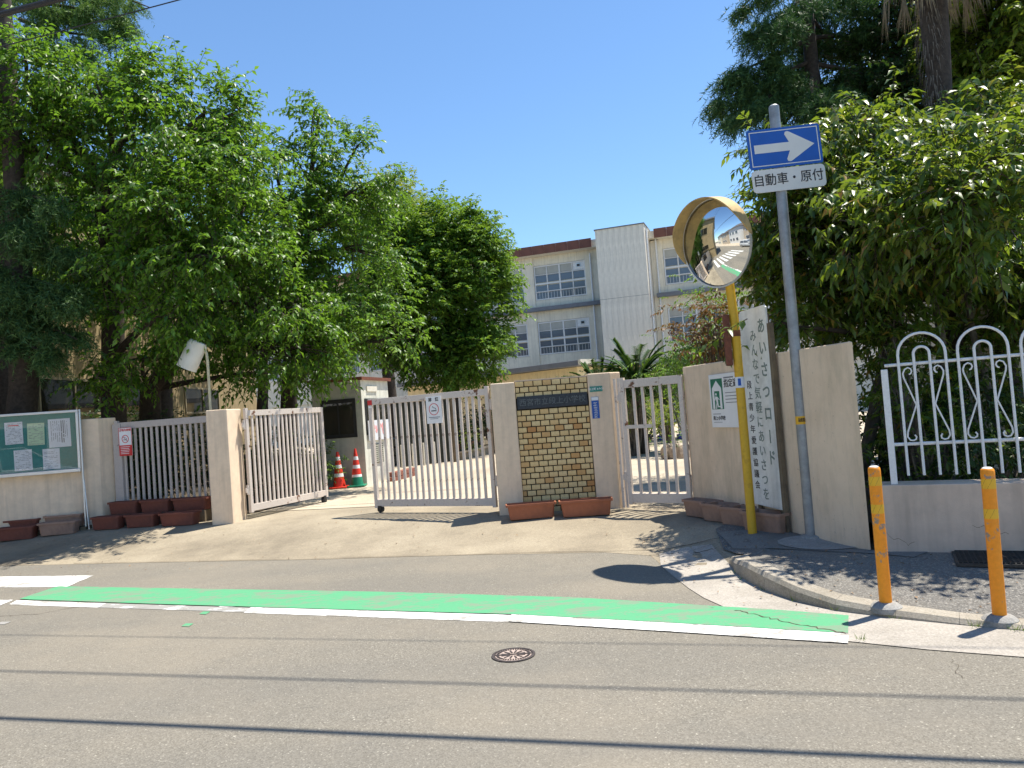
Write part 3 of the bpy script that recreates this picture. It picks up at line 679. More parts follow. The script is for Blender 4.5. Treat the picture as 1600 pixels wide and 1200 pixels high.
# evacuation sign on the wall
D = Vector((.274, -.962)); ev = thing('shelter_sign', 'white evacuation shelter sign with a green running figure on the corner wall', 'sign', (2.05+D.x*.62-.022, 9.2+D.y*.62-.006, 1.15), atan2(D.y, D.x))
B().box(0, .78, 0, .015, 0, .585).build('panel', 'print_white', ev, bevel=.003)
B().box(.035, .275, -.002, 0, .20, .535).build('green_field', 'sign_green', ev)
b = B().plate([(.06, .205), (.10, .205), (.10, .40), (.21, .40), (.21, .205), (.25, .205), (.25, .43), (.155, .515), (.06, .43)], -.004, -.002)
b.build('house_pictogram', 'print_white', ev)
b = ring(.014, .0, -.004, -.002, 10, .135, .365)
for P in ([(.12, .345), (.165, .335), (.17, .27), (.14, .27)], [(.15, .275), (.168, .275), (.175, .235), (.205, .235), (.205, .222), (.16, .222)], [(.14, .28), (.155, .275), (.135, .205), (.118, .205)], [(.12, .34), (.128, .325), (.108, .295), (.098, .302)], [(.16, .335), (.166, .32), (.195, .30), (.198, .31)]): b.plate(P, -.004, -.002)
b.build('running_figure', 'print_white', ev)
text('指定避難所', .095, 'ink', ev, (.305, -.001, .47), bold=.001, align='LEFT', sx=.95)
text('段上小学校', .05, 'ink', ev, (.04, -.001, .10), bold=.0008, align='LEFT')
b = B().box(.31, .50, -.002, 0, .53, .545).box(.045, .20, -.002, 0, .145, .152).box(.045, .22, -.002, 0, .055, .060)
for k in range(4): b.box(.32, .70, -.002, 0, .37-k*.035, .378-k*.035)
b.build('small_print', 'ink_grey', ev)

# ---------------------------------------------------------------- bollards
def bollard(label, x, y, tilt, rz):
    z = Tz(x, y); t = thing('bollard', label, 'bollard', (x, y, z), rz, 'orange bollards on the kerb'); t.rotation_euler = (0, tilt, rz)
    B().tube([(0, 0, .0), (0, 0, .80)], .0385, 24).build('post', 'orange_paint', t, smooth=True)
    B().lathe([(.0385, .80), (.0385, .845), (.036, .857), (.026, .866), (0, .869)], 24).build('cap', 'orange_paint', t, smooth=True)
    B().lathe([(0, .8665), (.030, .864), (.020, .870), (0, .872)], 16).build('worn_top', 'sign_white', t, smooth=True)
    B().lathe([(.10, -.02), (.098, .01), (.075, .028), (.045, .036), (.0, .036)], 22).build('footing', 'mortar', t, smooth=True)
    for z0 in (.75, .58):
        B().tube([(0, 0, z0), (0, 0, z0+.055)], .0392, 24, False).build('band', 'band_yellow', t, smooth=True)
        b = B(); n = 24
        for k in range(3):
            a0 = k*2*pi/3+.9
            for j in range(5):
                q0, q1 = a0+j*.16, a0+(j+1)*.16; zz0, zz1 = z0+j*.011, z0+(j+1)*.011
                b.add([(.0396*cos(q0), .0396*sin(q0), zz0), (.0396*cos(q0+.95), .0396*sin(q0+.95), zz0), (.0396*cos(q1+.95), .0396*sin(q1+.95), zz1), (.0396*cos(q1), .0396*sin(q1), zz1)], [(0, 1, 2, 3)])
        b.build('black_stripes', 'ink', t)
    t.scale = (1, 1, 1.06); return t
bollard('scuffed orange bollard in front of the end of the corner wall', 2.32, 5.05, radians(.2), .3)
bollard('scuffed orange bollard in front of the white iron fence', 2.82, 4.67, radians(-.6), 2.1)

# ---------------------------------------------------------------- planters
def planter(label, mat, loc, rz, L=.64, grp='clay-coloured plastic planters'):
    t = thing('planter', label, 'planter', loc, rz, grp)
    Wd, h = .22, .185; b = B()
    def rr(l, w, z): return [(x, y, z) for x, y in rrect(-l/2, l/2, -w/2, w/2, .03, 3)]
    rings = [rr(L*.86, Wd*.76, 0), rr(L*.93, Wd*.88, h-.03), rr(L, Wd, h-.028), rr(L*1.0, Wd, h), rr(L*.95, Wd*.86, h), rr(L*.90, Wd*.80, h-.05), rr(L*.88, Wd*.78, h-.06)]
    n = len(rings[0]); b.add([v for r in rings for v in r], [(i*n+k, i*n+(k+1) % n, (i+1)*n+(k+1) % n, (i+1)*n+k) for i in range(len(rings)-1) for k in range(n)]+[tuple(range(n))[::-1]])
    b.build('tub', mat, t, smooth=True)
    b = B().add(rr(L*.90, Wd*.80, h-.045), [tuple(range(n))]); b.build('soil', 'soil', t)
    return t
pf = planter('terracotta planter in front of the tiled panel, the left of the pair', 'terracotta', (.12, 9.52, H(.12, 9.52)+.006), radians(2), .62)
dup_tree(pf, (.79, 9.44, H(.79, 9.44)+.006), radians(-3), 'terracotta planter in front of the pillar with the green plate, the right of the pair', (1.06, 1, 1.05))
ps = [(2.165, 8.72), (2.28, 8.32), (2.39, 7.98), (2.50, 7.56)]
lab = ['dusty planter nearest the narrow side gate at the corner wall', 'dusty planter second from the side gate, left of the yellow pole', 'dusty planter half hidden behind the yellow mirror pole', 'dusty planter between the yellow pole and the grey sign pole']
pr = None
for (x, y), lb in zip(ps, lab):
    x -= .12
    if pr is None: pr = planter(lb, 'terracotta_dusty', (x, y, Tz(x, y)), radians(-64), .50)
    else: dup_tree(pr, (x, y, Tz(x, y)), radians(-60 if lb[0:12] != 'dusty plante' else -58), lb)
pl = None
for r in range(2):
    for k in range(3):
        lb = ('%s reddish planter of the %s below the shaded barred gate' % (('left', 'middle', 'right')[k], ('front row standing on the ground', 'raised back row')[r]))
        x, y = ([(-6.15, 11.50), (-5.60, 11.42), (-4.98, 11.27)], [(-6.03, 11.80), (-5.50, 11.70), (-4.92, 11.58)])[r][k]
        loc = (x, y, H(x, y)+.006+(.17 if r else 0))
        if pl is None: pl = planter(lb, 'terracotta_dark', loc, radians(-10), .48)
        else: dup_tree(pl, loc, radians(-11), lb, (1.25 if k == 2 else 1.06, 1, 1))
lb4 = ['front reddish planter below the notice board at the left edge', 'front weathered planter below the notice board by its leg', 'back reddish planter below the notice board at the left edge', 'back weathered planter below the notice board by its leg']
for (x, y, dz, mt, lb) in [(-7.46, 11.42, 0, 'terracotta_dark', lb4[0]), (-6.86, 11.46, 0, 'terracotta_dusty', lb4[1]), (-7.52, 11.63, .06, 'terracotta_dark', lb4[2]), (-6.90, 11.68, .06, 'terracotta_dusty', lb4[3])]:
    planter(lb, mt, (x, y, H(x, y)+.006+dz), radians(4), .56)
B().box(-.68, .95, -.09, .09, 0, .168).build('planter_shelf', 'wood_old', None, (-5.60, 11.70, H(-5.6, 11.7)+.004), (0, 0, radians(-11)))
tag(bpy.data.objects['planter_shelf'], 'low wooden shelf under the back row of planters at the barred gate', 'shelf')
B().box(-.66, .66, -.1, .1, 0, .055).build('low_plank', 'wood_old', None, (-7.22, 11.66, H(-7.2, 11.66)+.004), (0, 0, radians(4)))
tag(bpy.data.objects['low_plank'], 'low plank under the back planters below the notice board', 'plank')

# ---------------------------------------------------------------- notice board
wd = Vector((-.967, -.2545)); wnrm = Vector((.2545, -.967))
o0 = Vector((-6.42, 11.85))+wd*2.24+wnrm*.06
nb = thing('notice_board', 'aluminium framed glazed notice board with papers on the left wall', 'notice board', (o0.x, o0.y, 1.07), atan2(-wd.y, -wd.x))
BL = 2.0; BH = .94
B().box(.03, BL-.03, .0, .02, .03, BH-.03).build('backboard', 'cork_green', nb)
for nm, a in (('frame', (0, BL, -.06, .03, BH-.035, BH)), ('frame', (0, BL, -.075, .03, 0, .05)), ('frame', (0, .035, -.06, .03, .051, BH-.036)), ('frame', (BL-.035, BL, -.06, .03, .051, BH-.036))):
    B().box(*a).build(nm, 'aluminium', nb, bevel=.004)
B().box(.036, BL-.036, -.050, -.046, .052, BH-.037).build('glass_door', 'case_glass', nb)
def paper(x, z, w, h, mat, seed, style):
    o = B().box(x, x+w, -.006, -.002, z, z+h).build('notice', mat, nb, rot=(0, radians(random.Random(seed).uniform(-1, 1)), 0))
    rn = random.Random(seed); b = B()
    if style == 'v':
        for k in range(9):
            xx = x+w*.12+k*w*.09; b2 = h*rn.uniform(.1, .3)
            for j in range(int((h-b2)/.016)):
                if rn.random() < .85: b.box(xx, xx+(.014 if k in (5, 6) else .006), -.0075, -.006, z+h-.03-j*.014-.010, z+h-.03-j*.014)
    else:
        for k in range(int(h/.022)-1):
            zz = z+h-.03-k*.022; xx = x+.02
            while xx < x+w-.04:
                ln = rn.uniform(.01, .05)
                if rn.random() < .62: b.box(xx, min(xx+ln, x+w-.015), -.0075, -.006, zz, zz+.006)
                xx += ln+.008
    b.build('print', 'ink_grey' if style != 'v' else 'ink', o, kind='stuff')
paper(BL-1.00, .47, .24, .33, 'paper', 1, 'h'); B().box(BL-.96, BL-.82, -.0085, -.0076, .755, .77).build('red_heading', 'print_red', nb)
paper(BL-.72, .47, .23, .33, 'paper_green', 2, 'h'); paper(BL-.42, .375, .30, .43, 'paper', 3, 'v')
paper(BL-.90, .07, .24, .31, 'paper', 4, 'h'); paper(BL-.52, .075, .23, .31, 'paper', 5, 'h')
paper(.25, .30, .42, .4, 'paper', 6, 'h')
B().tube([(BL+.04, -.10, -.93), (BL+.02, -.04, BH)], .017, 10).build('support_leg', 'aluminium', nb, smooth=True)
B().tube([(BL+.10, -.16, -.92), (BL+.03, -.06, .0)], .012, 10).build('support_leg', 'aluminium', nb, smooth=True)

# ---------------------------------------------------------------- guard booth and cones
rb = atan2(1.35, .33)   # right face direction
bo = thing('guard_booth', 'small off-white guard booth with a dark sliding window inside the gate', 'booth', (-3.1, 15.75, .2), rb)
# local: x along the right-hand face, y away to the left
BWd, BDp, BHh = 1.40, 1.12, 2.18
B().box(0, BWd, 0, BDp, 0, BHh).build('booth_walls', 'booth_white', bo, bevel=.01)
B().box(-.05, BWd+.05, -.05, BDp+.05, BHh+.001, BHh+.045).build('roof', 'booth_grey', bo)
B().box(-.06, BWd+.06, -.06, -.051, BHh-.02, BHh+.05).box(-.06, -.051, -.05, BDp+.06, BHh-.02, BHh+.05).build('roof_trim', 'rust_brown', bo)
B().box(-.008, -.001, .001, BDp-.001, .05, BHh-.001).build('painted_shade', 'booth_grey', bo)  # thin sheet whose grey paints in the shade of this face
# left face (x = 0 plane): sliding window
B().box(-.03, -.009, .14, .92, 1.0, 1.80).build('window_frame', 'dark_metal', bo)
for y0 in (.20, .55):
    B().box(-.034, -.031, y0, y0+.31, 1.08, 1.72).build('pane', 'booth_glass', bo)
# right face (y = 0 plane)
B().box(.25, .75, -.025, -.001, 1.93, 2.04).build('lamp_box', 'lamp_white', bo)
B().box(.12, 1.28, -.02, -.001, 1.02, 1.78).build('window_frame', 'dark_metal', bo)
for x0 in (.18, .73): B().box(x0, x0+.49, -.024, -.021, 1.08, 1.72).build('pane', 'booth_glass', bo)
B().box(.15, 1.2, -.05, -.026, .90, 1.32).build('poster', 'paper', bo)
rn = random.Random(5); b = B()
for k in range(7):
    cx, cz, r = .35+.55*rn.random(), 1.12+.16*rn.random()-.05, rn.uniform(.05, .10)
    b.plate([(cx+r*cos(a)*rn.uniform(.6, 1.1), cz+r*sin(a)*rn.uniform(.6, 1.1)) for a in [i*pi/5 for i in range(10)]], -.0525-.0006*k, -.0505)
b.build('poster_print', 'print_pink', bo)
B().box(.32, .88, -.02, -.001, .42, .82).build('vent_recess', 'dark_metal', bo)
sl_ = B().box(.34, .86, -.03, -.0205, 0, .022).build('vent_slat', 'booth_grey', bo, (0, 0, .44))
for k in range(1, 9): dup(sl_, bo, (0, 0, .44+k*.042))
st_ = thing('brick_step', 'low red brick step against the side of the guard booth', 'step', (-2.78, 16.2, .2), rb)
for c_ in range(2):
    for k in range(6):
        b = B().box(k*.21+(.1 if c_ else 0), k*.21+.2+(.1 if c_ else 0), -.18, .0, c_*.1, c_*.1+.09).build('brick', 'brick_red', st_, bevel=.004)
def cone(label, x, y, basem, bands):
    t = thing('traffic_cone', label, 'traffic cone', (x, y, .22), 0, 'traffic cones by the booth')
    b = B().prism([(-.17, -.17), (.17, -.17), (.17, .17), (-.17, .17)], 0, .03); b.build('base', basem, t, bevel=.01)
    rad = lambda z: .13-.10*(z/.69)
    zs = bands
    for (z0, z1, mt, nm) in zs:
        B().lathe([(rad(z0), z0), (rad(z1), z1)], 20).build(nm, mt, t, smooth=True)
cone('red and white banded traffic cone with a red base, left of the pair', -3.60, 15.45, 'cone_red', [(.03, .22, 'cone_red', 'cone_body'), (.22, .29, 'print_white', 'white_band'), (.29, .39, 'cone_red', 'cone_body'), (.39, .46, 'print_white', 'white_band'), (.46, .55, 'cone_red', 'cone_body'), (.55, .62, 'print_white', 'white_band'), (.62, .72, 'cone_red', 'cone_tip')])
cone('red and white traffic cone with a green base, nearer the gate leaf', -3.25, 15.50, 'cone_green', [(.03, .19, 'cone_green', 'cone_body'), (.19, .24, 'print_white', 'white_band'), (.24, .36, 'cone_red', 'cone_body'), (.36, .43, 'print_white', 'white_band'), (.43, .53, 'cone_red', 'cone_body'), (.53, .60, 'print_white', 'white_band'), (.60, .76, 'cone_red', 'cone_tip')])

# ---------------------------------------------------------------- lamps behind the walls
def lamp(label, x, y, ztop, sg, group='spot lamps on bent poles'):
    t = thing('spot_lamp', label, 'lamp', (x, y, .2), 0, group)
    b = B().tube([(0, 0, 0), (0, 0, ztop-.35), (-.01*sg, 0, ztop-.22), (-.06*sg, 0, ztop-.13), (-.13*sg, 0, ztop-.10)], .02, 10); b.build('pole', 'lamp_pole', t, smooth=True)
    b = B(); Rm = Matrix.Translation((-.13*sg, 0, ztop-.06)) @ Matrix.Rotation(sg*radians(28), 4, 'Y')
    pr = [(.0, .03), (.12, .02), (.145, -.02), (.15, -.40), (.155, -.42), (.14, -.42), (.13, -.05), (0, -.04)]
    b.lathe(pr, 24); b.v = [tuple(Rm @ Vector(v)) for v in b.v]; b.build('lamp_head', 'lamp_white', t, smooth=True)
    return t
lamp('cream cylinder spot lamp on a bent pole behind the left gate pillar', -4.58, 11.62, 2.74, 1)
lamp('cream spot lamp on a thin pole mostly hidden behind the traffic mirror', 3.06, 9.4, 3.35, -1)

# ---------------------------------------------------------------- school building
FR = atan2(-.32, .947); SB = thing('school_building', 'three-storey cream school building with a windowless tower and brown roof edge', 'building', (2.8, 47.7, .15), FR)
zz = .15
B().box(-34, 30, .12, 11, 0, 11.0-zz).build('rear_wall', 'school_wall', SB)
bays = [-21.1, -17.05, -13.02, -8.99, -4.97, -.97, 7.12, 11.12, 15.12, 19.1, 23.1]
WW = 3.3
# pilasters and spandrels
xs = sorted(bays)
for i, x in enumerate(xs):
    x1 = xs[i+1] if i+1 < len(xs) else x+4
    if x == -.97: B().box(x+WW+.02, 3.5, -.05, .12, 0, 11-zz).build('pilaster', 'school_wall', SB)
    else: B().box(x+WW+.02, x1-.02, -.05, .12, 0, 11-zz).build('pilaster', 'school_wall', SB)
    for z0, z1 in ((6.90, 8.26), (3.0, 4.83), (10.45, 11.0)):
        B().box(x-.018, x+WW+.018, .02, .12, z0-zz, z1-zz).build('spandrel', 'school_wall', SB)
B().box(6.4, 7.10, -.05, .12, 0, 11-zz).build('pilaster', 'school_wall', SB)
# a window and its copies
def win(x, z, h, proto, variant):
    f = B(); T = .07; y0, y1 = -.03, .05
    f.box(0, WW, y0, y1, 0, T).box(0, WW, y0, y1, h-T, h).box(0, T, y0, y1, T, h-T).box(WW-T, WW, y0, y1, T, h-T)
    f.box(WW/2-.045, WW/2+.045, y0+.005, y1, T, h-T)
    for xx in (WW*.25, WW*.75): f.box(xx-.03, xx+.03, y0+.02, y1, T, h-T)
    f.box(T, WW-T, y0+.003, y1, h*.47-.05, h*.47+.05)
    for q in (.235, .735): f.box(T, WW-T, y0+.022, y1, h*q-.02, h*q+.02)
    o = f.build('window', 'white_metal', SB, (x, .05, z))
    rail = B().box(.08, WW-.08, -.10, -.075, h*.235, h*.235+.03)
    for k in range(17): rail.box(.1+k*.19, .115+k*.19, -.095, -.08, .05, h*.235)
    rail.build('window_rail', 'white_metal', o)
    for c in range(4):
        for r in range(4):
            cx = WW*c/4+.05; cz = [T, h*.255, h*.52, h*.755][r]; ce = [h*.215, h*.42, h*.715, h-T][r]
            mt = 'curtain' if r == 3 else 'window_glass'
            if r == 3 and c == 3 and variant: mt = 'vent_white'
            B().box(cx, cx+WW/4-.1, .015+.002*((c+r) % 2), .03, cz, ce).build('pane', mt, o)
    if variant:
        q = B().box(WW-.55, WW-.28, -.035, .01, h-.38, h-.14); q.build('vent', 'aluminium', o)
        B().box(WW-.51, WW-.32, -.04, -.036, h-.34, h-.19).build('vent_grille', 'dark_metal', o)
    return o
protos = {}
for x in bays:
    for (z, h, kk) in ((8.28-zz, 2.15, 0), (4.85-zz, 2.03, 1)):
        v = 1 if x == -.97 else 0
        if (kk, v) in protos and not v:
            o = dup(protos[(kk, v)], SB, (x, .05, z))
            for ch in list(protos[(kk, v)].children): dup(ch, o)
        else: protos[(kk, v)] = win(x, z, h, None, v)
B().box(-34, 3.4, -.40, -.052, 7.56-zz, 7.80-zz).build('canopy_band', 'slate_grey', SB)
B().box(6.6, 30, -.40, -.052, 7.56-zz, 7.80-zz).build('canopy_band', 'slate_grey', SB)
B().box(-34, 3.45, -.70, 11.2, 11.0-zz+.001, 11.06-zz).box(6.9, 30, -.70, 11.2, 11.0-zz+.001, 11.06-zz).build('soffit', 'school_wall', SB)
B().box(-34, 30, -.5, 11, 11.07-zz, 11.50-zz).build('parapet', 'school_wall', SB)
fp = None
for k in range(75):
    x = -30+k*.75
    if 3.2 < x+.4 < 6.9: continue
    if fp is None: fp = B().box(0, .735, -.745, -.701, 11.02-zz, 11.56-zz).build('fascia_panel', 'fascia_brown', SB, (x, 0, 0))
    else: dup(fp, SB, (x, 0, 0))
# tower
TY = -2.0
B().box(3.52, 6.35, TY+.03, .3, 0, 11.66-zz).build('tower_core', 'slate_grey', SB)
tp = None
for r, (z0, z1) in enumerate(((0.05, 7.42), (7.44, 11.66-zz))):
    tp = B().box(0, .350, TY, TY+.029, z0, z1).build('tower_panel', 'school_panel', SB, (3.525, 0, 0))
    for k in range(1, 8): dup(tp, SB, (3.525+k*.354, 0, 0))
    tq = B().box(0, .029, 0, .38, z0, z1).build('tower_panel', 'school_panel', SB, (6.351, TY, 0))
    for k in range(1, 5): dup(tq, SB, (6.351, TY+k*.39, 0))
B().box(3.47, 6.43, TY-.05, .3, 11.66-zz, 11.72-zz).build('tower_coping', 'slate_grey', SB)
for (x, y, z0, z1) in ((2.72, -.16, 0, 10.6), (6.44, -1.55, 0, 11.3), (6.75, -.14, 0, 10.9)):
    B().tube([(x, y, z0), (x, y, z1)], .055, 10).build('downpipe', 'vent_white', SB, smooth=True)
# low annex in front
an = thing('annex', 'single-storey warm cream annex with a grey flat roof before the school', 'building', (2.85, 33.2, .15), atan2(-3.4, 3.45))
B().box(-12, 0, .03, 7, 0, 3.05).build('annex_wall', 'annex_wall', an)
pn = None
for k in range(22):
    if pn is None: pn = B().box(0, .53, 0, .029, .02, 3.04).build('wall_panel', 'annex_wall', an, (-.54, 0, 0))
    else: dup(pn, an, (-.54-k*.54, 0, 0))
B().box(-12.3, .45, -.45, 7.4, 3.06, 3.30).build('roof', 'slate_grey', an, bevel=.02)
B().box(.455, .60, -.45, .5, 3.10, 3.32).build('roof_end', 'school_wall', an)
# tall building on the left, its side running along the yard
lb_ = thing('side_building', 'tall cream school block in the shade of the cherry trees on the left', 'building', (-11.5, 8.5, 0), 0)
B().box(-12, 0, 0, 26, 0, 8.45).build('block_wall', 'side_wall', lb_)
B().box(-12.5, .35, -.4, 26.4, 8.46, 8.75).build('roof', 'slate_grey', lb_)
for y0 in (2.0, 6.0, 10.1, 14.2, 18.4):
    for z0, z1 in ((2.25, 3.2), (5.4, 6.9)):
        f = B().box(.001, .05, y0, y0+3.1, z1-.06, z1).box(.001, .05, y0, y0+3.1, z0, z0+.06).box(.001, .05, y0, y0+.06, z0+.06, z1-.06).box(.001, .05, y0+3.04, y0+3.1, z0+.06, z1-.06).box(.001, .055, y0+1.52, y0+1.58, z0+.06, z1-.06)
        o = f.build('window', 'wall_frame', lb_)
        for q in (y0+.062, y0+1.582): B().box(.005, .02, q, q+1.455, z0+.062, z1-.062).build('pane', 'booth_glass', o)
B().box(.001, .12, 0, 26, 2.0, 2.12).build('wall_ledge', 'side_wall', lb_)
# things seen through the gates
gf = thing('dark_fence', 'dark green panel fence behind the open gate, beside the booth', 'fence', (-3.2, 20.6, .2), atan2(1.0, 1.3))
for k in range(8): B().box(k*.22, k*.22+.212, 0, .03, 0, 1.75).build('fence_board', 'fence_dark', gf)
B().box(-.02, 1.8, -.02, .0, 1.76, 1.86).build('fence_rail', 'wood_old', gf)
for k in range(5):
    q = B().tube([(0, 0, 0), (0, 0, .62)], .025, 8).build('garden_stake', 'lamp_white', None, (-3.05+k*.27, 20.35+k*.21, .2)); tag(q, ('leftmost', 'second from the left', 'middle', 'second from the right', 'rightmost')[k]+' pale garden stake of the five before the dark fence', 'stake', 'pale stakes before the dark fence')
wp = B().tube([(0, 0, 0), (.01, 0, 1.75)], .055, 8).build('wooden_post', 'wood_old', None, (-1.72, 21.3, .2)); tag(wp, 'weathered round wooden post at the end of the dark fence', 'post')
tr_ = thing('planting_terrace', 'stepped concrete planting terrace at the far side of the yard', 'terrace', (-1.55, 21.9, .2), atan2(4.9, 1.5))
for k in range(3):
    o = B().box(0, 6, k*.5, 3, k*.26, k*.26+.215).build('step_wall', 'drive_concrete', tr_)
    B().box(-.02, 6.02, k*.5-.02, k*.5+.12, k*.26+.216, k*.26+.258).build('coping', 'yard_concrete', tr_)
for k, (x, y) in enumerate([(-1.55, 22.4), (-1.15, 24.0)]):
    planter('reddish planter on the lowest step of the planting terrace, %s' % ('nearer the post' if k == 0 else 'further back'), 'terracotta', (x-.25, y, .47), radians(72), .6)
for k, x in enumerate((0, 1)):
    t_ = thing('flower_tower', 'white openwork plant stand with a blue foot beyond the side gate, %s of two' % ('left' if k == 0 else 'right'), 'plant stand', (5.0+k*.62, 26.0-k*.2, .15))
    B().box(-.22, .22, -.16, .16, 0, .16).build('foot', 'blue_plastic', t_, bevel=.02)
    b = B()
    for j in range(14):
        a = j*pi/7; b.tube([(.16*cos(a), .12*sin(a), .16), (.17*cos(a+.5), .12*sin(a+.5), .5), (.15*cos(a-.1), .12*sin(a-.1), .85)], .018, 5)
    b.build('lattice', 'print_white', t_)
rk = thing('rock_planter', 'ring of brown rocks holding a green plant in the yard', 'rock planter', (3.62, 17.6, .15))
rn = random.Random(12)
for k in range(9):
    a = k*2*pi/9; b = B(); r = rn.uniform(.09, .13)
    pr = [(0, 0), (r*.9, .02), (r, .12), (r*.75, .24), (r*.3, .30), (0, .30)]; b.lathe(pr[1:-1], 7); b.v = [(v[0]*rn.uniform(.85, 1.2), v[1]*rn.uniform(.85, 1.2), v[2]*rn.uniform(.8, 1.1)) for v in b.v]
    b.build('rock', 'rock', rk, (.24*cos(a), .24*sin(a), 0))
nbw = thing('neighbour_wall', 'pale grey house wall glimpsed through the trees behind the fence', 'building', (5.2, 9.2, 0), radians(-20))
B().box(0, 7, 0, 3, 0, 2.7).build('house_wall', 'school_wall', nbw); B().box(-.2, 7.2, -.2, 3.2, 2.71, 2.85).build('roof', 'slate_grey', nbw)

# ---------------------------------------------------------------- overhead cables, poles and the street behind
def cable(label, p, slope, r, name='overhead_cable'):
    d = Vector((1, slope, 0)); b = B().tube([Vector((p[0]+s, p[1]+slope*s, p[2]+.0006*s*s-.0*s)) for s in range(-24, 25, 4)], r, 8)
    o = b.build(name, 'cable', None, smooth=True); tag(o, label, 'cable'); return o
cable('thick black overhead cable crossing the top left corner', (-3.55, 5.85, 4.9), -.272, .023)
cable('black overhead wire above the road, seen only by its thinner shadow', (-2.2, 6.68, 6.5), -.284, .012)
cable('thin wire crossing the sky at the upper left', (-3.65, 7.74, 5.86), -.291, .006)
for (x, y, lb) in ((-28, 13.4, 'concrete utility pole down the road to the left, outside the frame'), (21.2, -.9, 'concrete utility pole up the road to the right, outside the frame')):
    up_ = thing('utility_pole', lb, 'utility pole', (x, y, 0)); B().tube([(0, 0, 0), (0, 0, 11)], [.17, .11], 14).build('pole', 'pole_concrete', up_, smooth=True)
    B().box(-.9, .9, -.05, .05, 9.4, 9.5).build('cross_arm', 'galvanised', up_)
def house(label, loc, rz, w, d, h, wall, seed):
    t = thing('house', label, 'house', loc, rz, 'houses across the road')
    B().box(0, w, 0, d, 0, h).build('wall', wall, t)
    b = B().add([(-.4, -.4, h+.01), (w+.4, -.4, h+.01), (w+.4, d+.4, h+.01), (-.4, d+.4, h+.01), (w*.3, d/2, h+1.7), (w*.7, d/2, h+1.7)], [(0, 1, 5, 4), (1, 2, 5), (2, 3, 4, 5), (3, 0, 4), (0, 3, 2, 1)]); b.build('roof', 'house_roof', t)
    for z in (1.0, 3.7):
        for k in range(int(w/2.4)):
            f = B().box(.7+k*2.4, 2.2+k*2.4, d, d+.06, z, z+1.2).build('window', 'white_metal', t); B().box(.78+k*2.4, 2.12+k*2.4, d+.061, d+.07, z+.08, z+1.12).build('pane', 'window_glass', f)
ra = atan2(-.266, .964)
for i, (s, w, h, wl) in enumerate([(-34, 9, 5.8, 'house_cream'), (-23, 8, 6.2, 'vent_white'), (-13, 8.5, 5.6, 'house_cream'), (-46, 9, 6.0, 'school_wall')]):
    p = rp(s, -13.5); house(['beige two-storey house across the road furthest left', 'white two-storey house across the road', 'beige two-storey house across from the gate, left', 'pale two-storey house across the road, at the far left end'][i], (p[0], p[1], 0), ra, w, 7, h, wl, i)

# parked car out of the frame to the left; the notice board glass mirrors it
car = thing('parked_car', 'pale silver hatchback parked at the roadside, mirrored in the notice board glass', 'car', (-8.3, .3, 0), atan2(-.266, .964))
P_ = [(-1.75, .28), (1.72, .28), (1.80, .45), (1.76, .68), (1.55, .82), (1.0, .92), (-1.6, .95), (-1.78, .80), (-1.80, .45)]
B().plate(P_, -.76, .76).build('body', 'car_white', car, bevel=.05, smooth=True)
cb = B(); lo = [(-1.62, .94), (1.02, .93)]; hi = [(-1.35, 1.46), (.20, 1.48)]
cb.add([(lo[0][0], -.72, .93), (lo[1][0], -.72, .92), (lo[1][0], .72, .92), (lo[0][0], .72, .93), (hi[0][0], -.58, 1.44), (hi[1][0], -.58, 1.46), (hi[1][0], .58, 1.46), (hi[0][0], .58, 1.44)], [(0, 1, 5, 4), (1, 2, 6, 5), (2, 3, 7, 6), (3, 0, 4, 7), (4, 5, 6, 7)])
cb.build('windows', 'window_glass', car)
B().box(-1.36, .22, -.59, .59, 1.462, 1.50).build('roof', 'car_white', car, bevel=.015)
for sy in (-1, 1):
    for (xa, xb) in ((1.05, .22), (-.35, -.38), (-1.64, -1.36)):
        B().tube([(xa, sy*.735, .92), (xb, sy*.595, 1.47)], .028, 6).build('roof_pillar', 'car_white', car)
    B().box(.72, .90, sy*.78-.06, sy*.78+.06, .94, 1.06).build('side_mirror', 'car_white', car, bevel=.02)
    B().box(1.66, 1.79, sy*.62-.12, sy*.62+.12, .62, .76).build('headlight', 'print_white', car, bevel=.02)
    for x in (-1.12, 1.15):
        w = B().tube([(x, sy*.60, .29), (x, sy*.775, .29)], .29, 24).build('wheel', 'rubber', car, smooth=True)
        B().tube([(x, sy*.70, .29), (x, sy*.785, .29)], .19, 20).build('hub_cap', 'aluminium', w)
